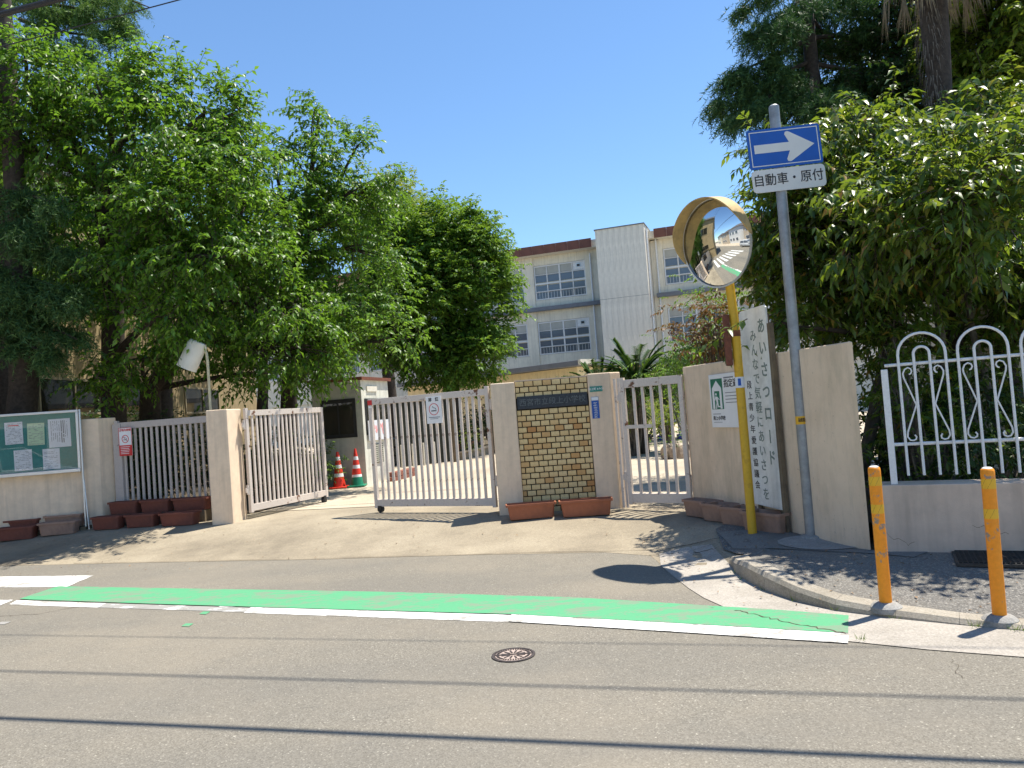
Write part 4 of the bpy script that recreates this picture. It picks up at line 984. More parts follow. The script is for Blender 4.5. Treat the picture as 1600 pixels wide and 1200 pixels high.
# ---------------------------------------------------------------- foliage
def leaf_mesh(name, P, D, N, length, width, mat, parent, fold=.25, curl=.18, simple=False):
    """P base points, D leaf axes, N leaf normals (n,3); one curved folded leaf for each"""
    n = len(P); D = D/np.linalg.norm(D, axis=1, keepdims=True)
    Sd = np.cross(D, N); Sd /= np.linalg.norm(Sd, axis=1, keepdims=True)+1e-9; Nn = np.cross(Sd, D)
    L = length[:, None]; Wd = width[:, None]
    if simple:
        V = np.stack([P-Sd*Wd*.5, P+Sd*Wd*.5, P+D*L], 1); k = 3; F = np.array([[0, 1, 2]])
    else:
        mid = P+D*L*.5+Nn*L*.03; tip = P+D*L-Nn*L*curl
        V = np.stack([P, mid, tip, P+D*L*.45+Sd*Wd*.5+Nn*Wd*fold, P+D*L*.45-Sd*Wd*.5+Nn*Wd*fold], 1); k = 5
        F = np.array([[0, 3, 1], [0, 1, 4], [3, 2, 1], [1, 2, 4]])
    me = bpy.data.meshes.new(name); nf = len(F)
    me.vertices.add(n*k); me.vertices.foreach_set('co', V.reshape(-1).astype(np.float32))
    idx = (np.arange(n)[:, None, None]*k+F[None]).reshape(-1).astype(np.int32)
    me.loops.add(n*nf*3); me.loops.foreach_set('vertex_index', idx)
    me.polygons.add(n*nf); me.polygons.foreach_set('loop_start', np.arange(0, n*nf*3, 3, dtype=np.int32))
    me.update(calc_edges=True); me.materials.append(M[mat])
    o = bpy.data.objects.new(name, me); COL.objects.link(o); o.parent = parent
    o.matrix_parent_inverse = Matrix.Translation(-parent.location) if parent else Matrix.Identity(4)
    o['kind'] = 'stuff'
    return o
def unit(a): return a/(np.linalg.norm(a, axis=-1, keepdims=True)+1e-9)
LEAFTRI = [0]
def foliage(rng, clusters, per, shoot, nleaf, llen, lwr, mat, parent, name='crown', spread=.22, droop=.25, mode='leaf', flat_=.55, hang=.3, stems=None):
    """clusters: (n,6) centre + outward direction. Each carries shoots, each shoot a row of leaves."""
    C = np.repeat(clusters[:, :3], per, 0); O = np.repeat(clusters[:, 3:6], per, 0); n = len(C)
    st = C+rng.normal(size=(n, 3))*spread*np.array([1, 1, .8])
    d = unit(O*.8+rng.normal(size=(n, 3))*np.array([.75, .75, flat_*.7]))
    Ls = shoot*rng.uniform(.55, 1.25, n)
    t = (np.arange(nleaf)+.6)/nleaf
    pos = st[:, None]+d[:, None]*Ls[:, None, None]*t[None, :, None]; pos[..., 2] -= droop*Ls[:, None]*t[None]**2
    dd = d[:, None]+0*t[None, :, None]; dd = dd.copy(); dd[..., 2] -= 2*droop*t[None]*.7; dd = unit(dd)
    up = np.array([0, 0, 1.]); side = unit(np.cross(dd, up+1e-3)); sg = np.where(np.arange(nleaf) % 2 == 0, 1, -1)[None, :, None]
    if mode == 'leaf':
        D = dd*.55+side*sg*.75+rng.normal(size=pos.shape)*.28; D[..., 2] -= hang
        N = up+rng.normal(size=pos.shape)*.42
    else:
        D = unit(rng.normal(size=pos.shape))*1.0+dd*.75; N = rng.normal(size=pos.shape)
    P_ = pos.reshape(-1, 3); D = unit(D.reshape(-1, 3)); N = N.reshape(-1, 3)
    ll = llen*rng.uniform(.6, 1.2, len(P_)); LEAFTRI[0] += len(P_)*(1 if mode == 'needle' else 4)
    leaf_mesh(name, P_, D, N, ll, ll*lwr, mat, parent, simple=(mode == 'needle'))
    return st, st+d*Ls[:, None]-np.array([0, 0, 1])*(droop*Ls)[:, None]
def blob_clusters(rng, blobs, dens):
    out = []; K = []
    for (c, r) in blobs:
        area = 4*pi*((r[0]*r[1])**1.6/3+(r[0]*r[2])**1.6/3+(r[1]*r[2])**1.6/3)**(1/1.6)
        n = max(3, int(area*dens)); v = unit(rng.normal(size=(n, 3)))
        ph = rng.uniform(0, 6.28, 3); ns = 1+.16*(np.sin(v[:, 0]*5+ph[0])+np.sin(v[:, 1]*5+ph[1])+np.sin(v[:, 2]*6+ph[2]))
        rad = (rng.uniform(.25, 1, n)**.42)*ns
        p = np.array(c)+v*np.array(r)*rad[:, None]; o = unit(v/np.array(r))
        out.append(np.hstack([p, o])); K.append(n)
    return np.vstack(out), K
def curve_pts(a, b, sag, rn, n=6):
    a, b = Vector(a), Vector(b); mid = (a+b)/2+Vector((rn.uniform(-1, 1), rn.uniform(-1, 1), rn.uniform(-.3, 1)))*sag*(b-a).length
    return [a*(1-t)**2+mid*2*t*(1-t)+b*t*t for t in [i/n for i in range(n+1)]]
def tree(name, label, trunk, blobs, dens, per, shoot, nleaf, llen, lwr, mat, seed, bark='bark', group=None, r0=.14, cat='tree', nsub=60, **kw):
    """trunk: list of (x,y,z,r); blobs: list of (centre, radii)"""
    rng = np.random.default_rng(seed); rn = random.Random(seed)
    base = Vector(trunk[0][:3]); t = thing(name, label, cat, base, 0, group)
    b = B(); b.tube([Vector(p[:3])-base for p in trunk], [p[3] for p in trunk], 10)
    # knots of bark
    cl, K = blob_clusters(rng, blobs, dens); k0 = 0; top = Vector(trunk[-1][:3])
    tw = B(); nodes = [Vector(p[:3]) for p in trunk]
    for (c, r), n in zip(blobs, K):
        c = Vector(c); best = min(nodes[1:] or nodes, key=lambda q: (q-c).length+max(0, q.z-c.z)*1.5)
        pts = curve_pts(best, c, .12, rn, 7); ln = (c-best).length
        rr = r0*min(1, .35+ln*.13)
        b.tube([p-base for p in pts], [rr*(1-.7*i/7) for i in range(8)], 7)
        sel = cl[k0:k0+n]; k0 += n
        idx = rn.sample(range(n), min(n, max(4, int(nsub*n/len(cl)))))
        for j in idx:
            q = pts[rn.randrange(3, 8)]; e = Vector(sel[j][:3]); w = .018+.010*(e-q).length
            tw.tube([p-base for p in curve_pts(q, e, .12, rn, 4)], [w*(1-.8*i/4) for i in range(5)], 5)
    b.build('trunk', bark, t, smooth=True); tw.build('branches', bark, t, smooth=True)
    st, en = foliage(rng, cl, per, shoot, nleaf, llen, lwr, mat, t, **kw)
    sel = rng.choice(len(st), min(len(st), 7000), replace=False); tb = B()
    for i in sel: tb.tube([Vector(st[i])-base, Vector(en[i])-base], [.006, .002], 3, False)
    tb.build('twigs', bark, t, kind='stuff')
    return t
def bl(px, py, rx, rz, y, ry):
    c = at(px, py, y); k = y/FPX; return (tuple(c), (rx*k, ry, rz*k))
def T(px, py, y, r): c = at(px, py, y); return (c.x, c.y, c.z, r)

CH = dict(shoot=.50, nleaf=11, llen=.122, lwr=.45, spread=.17, flat_=.28, hang=.42, mat='leaf_cherry', droop=.22)
tree('cherry_tree', 'large spreading cherry tree rising behind the shaded barred gate', [(-7.15, 13.6, .15, .24), T(177, 560, 13.5, .20), T(176, 420, 13.3, .17), T(172, 300, 13.2, .14)],
     [bl(40, 130, 85, 55, 12.4, 1.1), bl(150, 130, 80, 45, 12.6, 1.0), bl(240, 150, 70, 45, 12.8, .9), bl(320, 175, 62, 40, 12.8, .8), bl(372, 175, 26, 14, 12.7, .4), bl(350, 250, 60, 45, 12.3, .8), bl(250, 235, 90, 42, 12.3, 1.0), bl(110, 220, 90, 50, 12.8, 1.0),
      bl(280, 330, 90, 45, 11.9, 1.0), bl(150, 330, 80, 32, 12.8, .8), bl(-40, 180, 90, 80, 12.6, 1.2), bl(240, 410, 90, 40, 12.0, .9), bl(350, 400, 70, 45, 12.0, .9), bl(270, 480, 90, 34, 11.9, .8), bl(120, 440, 60, 24, 12.6, .5)], 2.8, 13, seed=11, group='cherry trees inside the school wall', r0=.12, nsub=90, **CH)
tree('cherry_tree', 'leaning cherry tree with low sprays above the left gate pillar', [(-7.0, 14.6, .15, .24), T(235, 610, 14.3, .19), T(290, 540, 14.0, .16), T(340, 470, 13.8, .12)],
     [bl(330, 530, 70, 24, 13.6, .7), bl(440, 490, 80, 45, 13.4, 1.0), bl(400, 400, 80, 50, 13.2, 1.0), bl(225, 560, 50, 16, 12.8, .5), bl(450, 550, 90, 26, 13.4, .9), bl(380, 320, 60, 30, 13.2, .8), bl(150, 590, 40, 14, 12.0, .4), bl(400, 585, 40, 12, 13.6, .5)], 2.9, 13, seed=12, group='cherry trees inside the school wall', r0=.10, nsub=80, **CH)
tree('cherry_tree', 'cherry tree with pointed top shoots above the guard booth', [(-5.0, 16.6, .15, .20), T(452, 600, 16.5, .17), T(455, 520, 16.3, .14), T(460, 400, 16, .11)],
     [bl(490, 270, 50, 40, 15.3, .9), bl(494, 215, 16, 34, 15.3, .28), bl(498, 178, 8, 18, 15.3, .15), bl(420, 300, 70, 45, 15, 1.0), bl(545, 300, 50, 30, 15.2, .8), bl(592, 282, 26, 9, 15.2, .25), bl(556, 232, 24, 12, 15.3, .25), bl(470, 380, 90, 45, 15, 1.1), bl(560, 390, 55, 50, 15.3, 1.0), bl(530, 480, 80, 36, 14.8, .9), bl(555, 525, 60, 16, 14.6, .6), bl(420, 235, 22, 16, 15.3, .3), bl(610, 528, 40, 7, 14.6, .4), bl(480, 535, 55, 20, 14.8, .6)], 2.6, 12, seed=13, group='cherry trees inside the school wall', r0=.10, nsub=90, **CH)
tree('cherry_tree', 'shaded cherry tree deeper in the yard along the side building', [(-8.6, 19, .15, .22), (-8.6, 19, 2.2, .18), (-8.4, 18.8, 4.0, .12)],
     [((-8.6, 18.5, 5.8), (2.4, 2.4, 1.6)), ((-6.6, 19.5, 5.2), (1.8, 2, 1.3)), ((-10, 17, 6.4), (1.6, 2, 1.6)), ((-7.4, 17.4, 7.4), (1.8, 1.8, 1.2)), ((-10.2, 20, 6.2), (1.1, 2.2, 1.2)), ((-10.3, 15.2, 6.2), (1.0, 2.0, 1.2))], 1.5, 9, seed=16, group='cherry trees inside the school wall', r0=.10, **CH)  # tree added behind the front row, outer crowns shade the side building wall
tree('cherry_tree', 'furthest shaded cherry tree between the side building and the booth', [(-8.0, 24.5, .15, .22), (-8.0, 24.5, 2.2, .18), (-7.8, 24.4, 4.0, .12)],
     [((-8.2, 24.5, 5.8), (2.4, 2.4, 1.8)), ((-6.2, 24.5, 5.0), (1.9, 2, 1.5)), ((-9.6, 22.5, 6.4), (1.6, 2, 1.6)), ((-7.2, 23.4, 7.6), (1.8, 1.8, 1.2)), ((-10.2, 25, 6.2), (1.1, 2.4, 1.2)), ((-9.8, 28.6, 5.8), (1.3, 2.2, 1.3)), ((-7.5, 29.5, 4.8), (1.6, 2, 1.4))], 1.3, 9, seed=17, group='cherry trees inside the school wall', r0=.10, **CH)  # also added for its shade, crowns reach along the side building
tree('camphor_tree', 'rounded bright green tree left of the school building', [(-2.2, 25.5, .15, .32), T(705, 560, 25, .26), T(700, 480, 25, .2)],
     [bl(700, 395, 70, 60, 24.5, 1.8), bl(745, 420, 46, 50, 24.5, 1.5), bl(640, 390, 60, 60, 24.5, 1.8), bl(660, 480, 75, 50, 24, 1.8), bl(755, 490, 36, 45, 24.2, 1.3), bl(730, 540, 50, 40, 24, 1.4), bl(600, 470, 50, 60, 24, 1.6), bl(695, 345, 45, 24, 24.5, 1.4), bl(750, 560, 34, 26, 23.5, .9), bl(680, 565, 55, 24, 23.8, 1.1), bl(600, 350, 50, 50, 25, 1.5), bl(740, 375, 36, 26, 24.5, 1.1), bl(650, 545, 50, 34, 23.8, 1.2), bl(690, 450, 60, 50, 23.6, 1.2), bl(778, 450, 14, 30, 24.4, .7)], 2.0, 15, .50, 12, .15, .52, 'leaf_camphor', 14, droop=.12, spread=.24, r0=.16, hang=.15)
tree('camphor_tree', 'pale yellow-green treetop showing behind the cherry and rounded trees', [(-5.2, 33, .15, .3), T(590, 400, 33, .2), T(590, 340, 33, .14)],
     [bl(605, 320, 40, 30, 32, 1.8), bl(650, 335, 34, 20, 32, 1.5), bl(570, 350, 50, 50, 32, 1.8), bl(625, 370, 70, 50, 32, 1.8)], 1.6, 12, .6, 11, .17, .45, 'leaf_yellow', 15, droop=.1, spread=.35, r0=.12, hang=.1)
# deodar cedars
def cedar(label, trunk, branches, mat, seed, per=26, nl=26, ll=.095, shoot=.30, dens=6.5, group='deodar cedars'):
    """branches: list of (start, end, droop) world points; feathery sprays hang along them"""
    rng = np.random.default_rng(seed); rn = random.Random(seed); base = Vector(trunk[0][:3]); t = thing('cedar_tree', label, 'tree', base, 0, group)
    B().tube([Vector(p[:3])-base for p in trunk], [p[3] for p in trunk], 10).build('trunk', 'bark', t, smooth=True)
    b = B(); cl = []
    for (a, e, wdt) in branches:
        pts = curve_pts(a, e, .10, rn, 8); b.tube([p-base for p in pts], [.045*(1-.8*i/8) for i in range(9)], 6)
        ln = (Vector(e)-Vector(a)).length; dv = (Vector(e)-Vector(a)).normalized(); sdv = dv.cross(Vector((0, 0, 1))).normalized()
        for k in range(int(ln*dens*(wdt+.35))):
            tt = rn.uniform(.12, 1)**.8; p = pts[int(tt*8)].lerp(pts[min(8, int(tt*8)+1)], (tt*8) % 1); s_ = rn.uniform(-1, 1)*wdt*(1.1-tt*.75)
            q = p+sdv*s_+dv*abs(s_)*.4-Vector((0, 0, abs(s_)*.28)); o = (dv*.7+sdv*(.8 if s_ > 0 else -.8)*abs(s_)/max(wdt, .1)-Vector((0, 0, .35))).normalized()
            cl.append([*q, *o])
    b.build('branches', 'bark', t, smooth=True)
    foliage(rng, np.array(cl), per, shoot, nl, ll, .17, mat, t, spread=.08, droop=.40, mode='needle', flat_=.3)
    return t
br = []
for (sx, sy, ex, ey, w) in [(1262, -60, 1150, 10, .5), (1262, -20, 1210, 45, .6), (1264, 40, 1160, 55, .5), (1266, 60, 1130, 120, .6), (1268, 95, 1112, 160, .6), (1270, 120, 1125, 195, .5), (1270, 100, 1200, 150, .7), (1270, 150, 1180, 235, .6), (1272, 180, 1215, 250, .5), (1270, 60, 1340, 60, .6), (1272, 100, 1390, 130, .8), (1272, 150, 1360, 190, .8), (1264, 10, 1330, -10, .6), (1272, 200, 1330, 260, .8), (1272, 220, 1190, 275, .4), (1272, 250, 1240, 330, .6), (1268, 30, 1300, 90, .7), (1270, 90, 1290, 170, .7), (1264, 20, 1262, 60, .9), (1266, 70, 1255, 120, .9), (1268, 120, 1275, 170, .9), (1270, 170, 1262, 215, .9), (1266, -10, 1275, 20, .9), (1272, 220, 1280, 260, .9)]:
    ex += 10 if ex < 1262 else 0
    br.append((at(sx, sy, 13.5), at(ex, ey, 13.5+random.Random(sx+ex).uniform(-1.2, 1.0)), w))
cedar('dark blue-green deodar cedar standing behind the blue arrow sign', [(5.6, 13.6, .15, .22), T(1275, 300, 13.5, .17), T(1268, 100, 13.5, .12), T(1255, -60, 13.5, .09)], br, 'needle', 21, per=28, nl=26, dens=8.5)
br = []
for (sx, sy, ex, ey, w) in [(30, 430, 95, 450, .6), (30, 440, 115, 470, .6), (30, 480, 60, 500, .5), (20, 400, 100, 395, .5), (20, 330, 60, 370, .6), (20, 500, 120, 530, .5), (30, 470, -40, 480, .6), (20, 420, -60, 420, .7), (30, 300, 90, 320, .5), (25, 520, 80, 560, .4)]:
    br.append((at(sx, sy, 12.4), at(ex, ey, 11.6), w))
cedar('shaded deodar cedar with drooping boughs above the notice board', [(-8.35, 12.6, .15, .27), T(38, 600, 12.5, .22), T(30, 400, 12.4, .18), T(15, 150, 12.4, .14), T(0, -80, 12.4, .1)], br, 'needle', 22, per=26, nl=24)
br = []
for (sx, sy, ex, ey, w) in [(10, -30, 235, 12, .5), (20, 0, 200, 30, .6), (30, 30, 170, 55, .5), (10, 60, 150, 95, .5), (40, -20, 140, -10, .6), (0, -20, 90, 20, .8), (60, 10, 215, 45, .3)]:
    br.append((at(sx, sy, 15.5), at(ex, ey, 14.6), w))
cedar('bright feathery cedar boughs reaching over the cherry tree at the top left', [(-10.6, 15.8, .15, .25), T(5, 300, 15.6, .2), T(0, -60, 15.5, .12)], br, 'needle_light', 23, per=22, nl=24, dens=5)
# big glossy tree behind the corner wall and fence
OK_ = dict(shoot=.34, nleaf=11, llen=.125, lwr=.36, mat='leaf_oak', droop=.35, hang=.5, spread=.2)
tree('oak_tree', 'broad glossy-leaved tree crowding over the corner wall behind the sign pole', [(4.05, 8.6, .15, .15), T(1495, 560, 8.8, .13), T(1480, 470, 8.8, .11), T(1440, 380, 8.8, .09)],
     [bl(1275, 235, 50, 40, 8.2, .45), bl(1350, 240, 60, 50, 8.4, .6), bl(1240, 340, 55, 60, 8.5, .55), bl(1340, 340, 75, 60, 8.1, .6), bl(1270, 420, 65, 45, 8.6, .5), bl(1430, 300, 70, 70, 8.5, .7), bl(1430, 390, 75, 45, 8.0, .55), bl(1350, 440, 60, 32, 8.4, .5), bl(1208, 430, 28, 45, 8.8, .35), bl(1205, 320, 22, 26, 8.7, .35), bl(1290, 475, 50, 20, 8.7, .35), bl(1385, 500, 40, 14, 8.2, .3), bl(1200, 510, 18, 22, 7.9, .12), ((4.35, 6.8, 3.35), (.55, .5, .35)), ((3.55, 6.95, 3.05), (.45, .35, .28)), ((4.0, 6.45, 2.95), (.42, .35, .25))], 8.0, 13, seed=31, r0=.07, nsub=170, **OK_)
tree('oak_tree', 'light green tree at the right edge above the white fence', [(5.9, 8.9, .15, .13), T(1570, 560, 9, .11), T(1560, 400, 9, .09)],
     [bl(1540, 250, 70, 60, 9.2, .7), bl(1600, 330, 65, 75, 8.6, .7), bl(1520, 350, 60, 55, 8.8, .6), bl(1560, 430, 70, 40, 8.2, .55), bl(1500, 195, 30, 26, 9.6, .4), bl(1590, 200, 60, 50, 9.4, .6), bl(1620, 450, 50, 40, 8.2, .4)], 7.5, 12, seed=32, r0=.07, nsub=120, **OK_)
tree('broadleaf_tree', 'yellow-green tree high at the right edge beside the palm trunk', [(8.2, 12.6, .15, .2), T(1570, 300, 12.5, .15), T(1570, 100, 12.5, .1)],
     [bl(1545, 60, 75, 90, 12, 1.0), bl(1600, 150, 80, 90, 12, 1.0), bl(1530, 150, 50, 60, 12.2, .8), bl(1620, 10, 80, 80, 12, 1), bl(1570, -40, 80, 60, 12, 1)], 4.5, 11, .40, 11, .15, .42, 'leaf_yellow', 33, r0=.08, droop=.3, hang=.4, spread=.2)
tree('broadleaf_tree', 'dark dense tree between the cedar and the palm trunk', [(6.9, 14.2, .15, .25), T(1390, 260, 14.2, .2), T(1390, 100, 14.2, .14)],
     [bl(1385, 90, 85, 90, 14, 1.2), bl(1370, 200, 90, 80, 13.6, 1.1), bl(1440, 30, 80, 70, 14, 1.2), bl(1430, 170, 70, 80, 14, 1.2), bl(1320, 250, 60, 50, 13, .9), bl(1400, 280, 80, 50, 12.5, .9), bl(1390, -40, 90, 60, 14, 1.2)], 4.2, 12, .36, 11, .10, .5, 'leaf_dark', 34, r0=.08, droop=.15, hang=.3, spread=.2)
# palm
pm = thing('palm_tree', 'fan palm with a shaggy trunk and hanging dead fronds at the upper right', 'tree', (5.35, 9.9, .15))
pb = Vector((5.35, 9.9, .15)); b = B(); rn = random.Random(41)
P = [T(1482, 560, 9.9, .10), T(1478, 200, 9.9, .12), T(1470, 150, 9.9, .14), T(1462, 60, 9.9, .17), T(1456, -30, 9.9, .17), T(1452, -90, 9.9, .12)]
b.tube([Vector((5.35, 9.9, .15))-pb]+[Vector(p[:3])-pb for p in P], [.13]+[p[3] for p in P], 12); b.build('trunk', 'bark', pm, smooth=True)
b = B()
for k in range(900):
    z = rn.uniform(3.6, 6.9); a = rn.uniform(0, 6.28); r = .125+.05*ss(5.0, 6.4, z); cx = 5.35+(.0)+ (at(1475, 300, 9.9).x-5.35)*min(1, z/4)
    p0 = Vector((cx+r*cos(a), 9.9+r*sin(a), z))-pb; dn = Vector((cos(a)*rn.uniform(.01, .06), sin(a)*rn.uniform(.01, .06), -rn.uniform(.08, .22)))
    s_ = Vector((-sin(a), cos(a), 0))*.007; b.add([p0-s_, p0+s_, p0+dn], [(0, 1, 2)])
b.build('trunk_fibre', 'bark_grey', pm, kind='stuff')
b = B(); top = at(1455, -40, 9.9)
for k in range(46):
    a = rn.uniform(0, 6.28); o_ = Vector((cos(a), sin(a), 0)); s0 = top+o_*.16+Vector((0, 0, rn.uniform(-.1, .2))); m1 = s0+o_*rn.uniform(.15, .5)+Vector((0, 0, -.1)); e1 = m1+o_*.05+Vector((0, 0, -rn.uniform(.25, .6)))
    b.tube([s0-pb, m1-pb], .008, 4, False)
    for j in range(9):
        w_ = Vector((-o_.y, o_.x, 0))*rn.uniform(-.14, .14); e2 = e1+w_+Vector((0, 0, rn.uniform(-.1, .1))); sv = Vector((-o_.y, o_.x, 0))*.012; b.add([m1-pb-sv, m1-pb+sv, e2-pb], [(0, 1, 2)])
b.build('dead_fronds', 'dead_frond', pm, kind='stuff')
Pn, Dn, Nn_, = [], [], []
for k in range(22):
    a = k*2.4; el = rn.uniform(.0, .9); o_ = Vector((cos(a)*cos(el), sin(a)*cos(el), sin(el))); c0 = top+Vector((0, 0, .35))+o_*.75
    for j in range(26):
        t_ = (j-12.5)*.11; sdv = o_.cross(Vector((0, 0, 1))).normalized(); Pn.append(c0); Dn.append(o_*cos(t_)+sdv*sin(t_)); Nn_.append((0, 0, 1))
leaf_mesh('fronds', np.array(Pn, float), np.array(Dn, float), np.array(Nn_, float), np.full(len(Pn), .65), np.full(len(Pn), .045), 'leaf_dark', pm)

# shrubs
def shrub(name, label, blobs, dens, per, shoot, nleaf, llen, lwr, mat, seed, group=None, **kw):
    rng = np.random.default_rng(seed); rn = random.Random(seed); c0 = Vector(blobs[0][0]); base = Vector((c0.x, c0.y, .15)); t = thing(name, label, 'shrub', base, 0, group)
    cl, K = blob_clusters(rng, blobs, dens); b = B()
    for j in range(0, len(cl), max(1, len(cl)//22)):
        b.tube([p-base for p in curve_pts(base+Vector((rn.uniform(-.1, .1), rn.uniform(-.1, .1), 0)), cl[j][:3], .1, rn, 4)], [.022, .018, .014, .01, .006], 5)
    b.build('stems', 'bark_grey', t, smooth=True); foliage(rng, cl, per, shoot, nleaf, llen, lwr, mat, t, name='foliage', **kw); return t
shrub('red_shrub', 'reddish-brown leaved shrub behind the mirror pole', [bl(1130, 505, 32, 42, 10.3, .35), bl(1110, 520, 22, 30, 10.3, .3), bl(1165, 540, 28, 36, 10.3, .3)], 14, 7, .2, 9, .075, .45, 'leaf_red', 51)
shrub('green_shrub', 'bright green shrub above the corner wall beside the side gate', [bl(1090, 565, 45, 25, 12.5, .5), bl(1060, 580, 28, 14, 13.5, .4), bl(1130, 470, 26, 22, 11, .3)], 12, 9, .22, 9, .07, .42, 'leaf_camphor', 52)
shrub('green_shrub', 'tall bright green shrub behind the cycad', [bl(1095, 565, 45, 30, 19, .8), bl(1130, 545, 40, 40, 19, .8)], 6, 9, .25, 9, .09, .42, 'leaf_camphor', 53)
shrub('azalea_bush', 'rounded yellow-green bush seen through the side gate, the left one', [bl(998, 645, 28, 30, 23, .6), bl(975, 655, 20, 22, 23, .5)], 14, 9, .15, 8, .07, .5, 'leaf_yellow', 54)
shrub('azalea_bush', 'rounded yellow-green bush seen through the side gate, the right one', [bl(1040, 650, 22, 20, 24, .5)], 14, 9, .15, 8, .07, .5, 'leaf_yellow', 55)
shrub('fence_shrub', 'dark leafy shrub just behind the end of the corner wall', [bl(1385, 680, 22, 55, 8.6, .3)], 22, 8, .2, 9, .09, .4, 'leaf_dark', 66)
shrub('cycad_underplanting', 'low dark planting around the feet of the cycads', [bl(985, 600, 30, 16, 19.3, .4), bl(945, 605, 26, 16, 20.3, .4)], 16, 8, .18, 8, .08, .45, 'leaf_dark', 67)
shrub('hedge', 'dark clipped hedge behind the yellow-green bushes', [bl(1000, 600, 60, 30, 26, 1), bl(1060, 605, 40, 40, 26, 1), bl(950, 625, 50, 30, 27, 1), bl(900, 625, 50, 30, 28, 1), bl(1100, 620, 50, 40, 26, 1)], 6, 9, .25, 9, .10, .5, 'leaf_dark', 56)
shrub('terrace_plants', 'dark leafy plants with pink flowers on the planting terrace', [bl(740, 662, 32, 14, 24.5, .5), bl(765, 650, 22, 14, 24.5, .5), bl(722, 680, 12, 12, 23, .3)], 16, 7, .14, 7, .07, .5, 'leaf_dark', 57)
shrub('flowers', 'pink and cream flowers at the top of the planting terrace', [bl(770, 640, 16, 6, 24.3, .4), bl(742, 650, 20, 5, 24.3, .3)], 10, 3, .08, 3, .05, .9, 'petal', 58)
shrub('terrace_plants', 'light green plant in the terrace planter by the wooden post', [bl(728, 688, 12, 11, 22.4, .25)], 30, 7, .12, 7, .06, .4, 'leaf_yellow', 59)
shrub('rock_plant', 'bright green plant growing in the ring of rocks', [bl(1053, 694, 10, 8, 17.6, .16)], 30, 8, .12, 7, .06, .35, 'leaf_camphor', 60)
shrub('fence_shrub', 'low dark shrub along the foot of the white iron fence, left part', [bl(1440, 715, 50, 30, 7.0, .2), bl(1425, 650, 20, 60, 7.1, .15), bl(1390, 560, 26, 40, 7.6, .15)], 24, 7, .2, 9, .09, .3, 'leaf_oak', 61)
shrub('fence_shrub', 'low dark shrub along the foot of the white iron fence, right part', [bl(1540, 720, 75, 26, 6.9, .25), bl(1600, 700, 50, 40, 7.1, .3), bl(1510, 640, 40, 50, 7.6, .3)], 20, 7, .2, 9, .09, .3, 'leaf_dark', 62)
shrub('fence_shrub', 'loose mid-green shrub between the corner wall and the tree trunks', [bl(1400, 560, 45, 60, 7.9, .3), bl(1450, 620, 60, 60, 8.4, .4), bl(1560, 600, 50, 60, 8.6, .4), bl(1530, 540, 40, 40, 8.4, .4)], 12, 6, .24, 9, .11, .36, 'leaf_oak', 63)
shrub('garden_shrub', 'dark shrub behind the bars of the left gate leaf', [bl(440, 725, 55, 42, 15.5, .5), bl(390, 735, 40, 42, 15.2, .4), bl(300, 715, 60, 55, 14.5, .5), bl(230, 720, 60, 50, 14, .5), bl(180, 700, 50, 50, 14.2, .5)], 13, 9, .2, 8, .08, .45, 'leaf_dark', 64)
shrub('garden_shrub', 'small brighter shrub low behind the left gate leaf', [bl(485, 725, 22, 16, 15.0, .3)], 20, 8, .16, 8, .06, .45, 'leaf_camphor', 65)
# more trunks behind the fence
for (P, lb) in (([(4.55, 8.3, .1, .06), T(1480, 640, 8.3, .055), T(1470, 520, 8.3, .045), T(1450, 420, 8.4, .03)], 'slim grey trunk leaning behind the first hoops of the white fence'),
                ([(5.05, 8.0, .1, .05), T(1555, 650, 8.0, .045), T(1520, 520, 8.2, .035), T(1505, 430, 8.4, .03)], 'slim grey trunk leaning behind the second hoop of the white fence'),
                ([(3.55, 8.3, .1, .075), T(1375, 600, 8.3, .07), T(1395, 520, 8.3, .055), T(1340, 455, 8.4, .03)], 'dark trunk rising just behind the corner wall')):
    base = Vector(P[0][:3]); t = thing('tree_trunk', lb, 'tree trunk', base); B().tube([Vector(p[:3])-base for p in P], [p[3] for p in P], 8).build('trunk', 'bark_grey', t, smooth=True)
# cycads
def cycad(label, x, y, h, fr, seed, n=84):
    rn = random.Random(seed); t = thing('cycad', label, 'cycad', (x, y, .15), 0, 'cycads before the school'); B().tube([(0, 0, 0), (0, 0, h)], [.2, .17], 10).build('trunk', 'bark', t)
    P, D, N = [], [], []; b = B()
    for k in range(n):
        a = k*2.399; el = rn.uniform(-.2, 1.3); L = fr*rn.uniform(.85, 1.1); o = Vector((cos(a), sin(a), 0)); pts = []
        for i in range(9):
            q = i/8; pts.append(Vector((0, 0, h))+o*(cos(el)*L*q+.1)+Vector((0, 0, sin(el)*L*q-.55*L*q*q*cos(el*.8))))
        b.tube(pts, [.012*(1-.08*i) for i in range(9)], 4, False); sd = o.cross(Vector((0, 0, 1)))
        for i in range(60):
            q = .12+.88*i/60; s0 = pts[min(7, int(q*8))].lerp(pts[min(8, int(q*8)+1)], (q*8) % 1); tg = (pts[min(8, int(q*8)+1)]-pts[min(7, int(q*8))]).normalized()
            for sg in (-1, 1): P.append(s0); D.append(tg*.55+sd*sg+Vector((0, 0, .15))); N.append(Vector((0, 0, 1)))
    b.build('frond_stalks', 'cycad_leaf', t)
    P = np.array(P)+np.array([x, y, .15]); D = np.array(D); N = np.array(N); leaf_mesh('fronds', P, D, N, np.full(len(P), .16), np.full(len(P), .032), 'cycad_leaf', t, simple=True)
cycad('cycad with an open crown of arching fronds before the tower', 3.25, 20, 1.95, 1.5, 71)
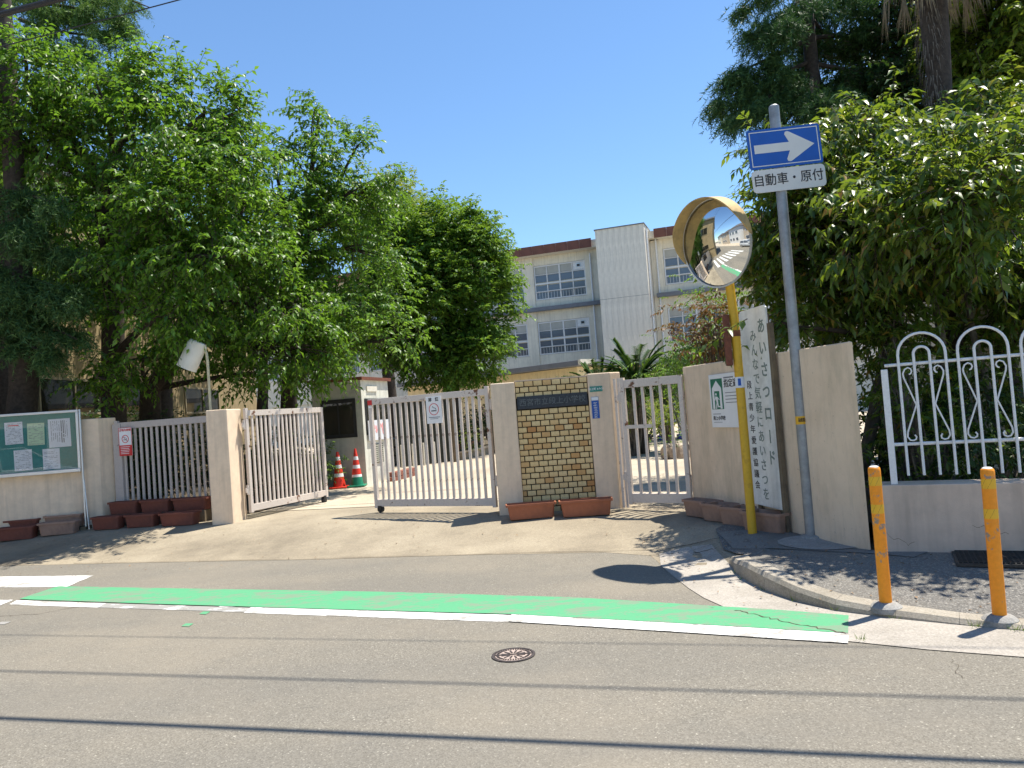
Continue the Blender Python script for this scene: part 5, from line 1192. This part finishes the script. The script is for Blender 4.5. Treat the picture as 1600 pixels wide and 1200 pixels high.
cycad('smaller cycad half hidden behind the gate pillar, left of the larger one', 2.35, 21, 1.7, 1.3, 72)
# grass tufts at the kerb, leaf litter
rng = np.random.default_rng(81)
def tufts(spots, mat, name, label, h):
    P, D = [], []
    for (x, y, z, n, r) in spots:
        for k in range(n):
            a = rng.uniform(0, 6.28); q = r*rng.uniform(0, 1)**.7; P.append((x+q*cos(a), y+q*sin(a), z)); D.append((cos(a)*.6, sin(a)*.6, rng.uniform(.5, 1.4)))
    P = np.array(P); D = np.array(D); o = leaf_mesh(name, P, D, rng.normal(size=P.shape), h*rng.uniform(.4, 1.2, len(P)), np.full(len(P), .004), mat, None, simple=True); o['kind'] = 'stuff'; return o
k1 = [(2.98, 4.44, .01, 70, .05), (2.83, 4.54, .01, 30, .05), (2.66, 4.66, .01, 20, .04), (3.12, 4.36, .01, 25, .05)]
k1 += [(KO[i][0]-.01, KO[i][1], .01, 8, .03) for i in range(1, 7)]+[(1.93, 4.56, .01, 14, .03)]
tufts(k1, 'grass_blade', 'grass_tufts', 'grass', .05)
n = 420; P = np.column_stack([rng.uniform(1.2, 4.5, n), rng.uniform(4.6, 8.6, n)]); P = P[(P[:, 1] < 8.2) & (P[:, 0]*.436+P[:, 1]*.9 > 5.4)]
Z = np.array([(HS(a, b) if (b > 4.5 and a > 1.9) else H(a, b))+.02 for a, b in P]); P = np.column_stack([P, Z]); n = len(P)
leaf_mesh('leaf_litter', P, rng.normal(size=(n, 3))*np.array([1, 1, .15]), np.array([0, 0, 1.])+rng.normal(size=(n, 3))*.2, rng.uniform(.012, .04, n), rng.uniform(.008, .02, n), 'debris', None)
n = 160; P = np.column_stack([rng.uniform(-8, 1.2, n), rng.uniform(8.5, 11.2, n)]); Z = np.array([H(a, b)+.016 for a, b in P]); P = np.column_stack([P, Z])
leaf_mesh('leaf_litter', P, rng.normal(size=(n, 3))*np.array([1, 1, .15]), np.array([0, 0, 1.])+rng.normal(size=(n, 3))*.2, rng.uniform(.015, .05, n), rng.uniform(.008, .02, n), 'debris', None)
print('leaf triangles', LEAFTRI[0])
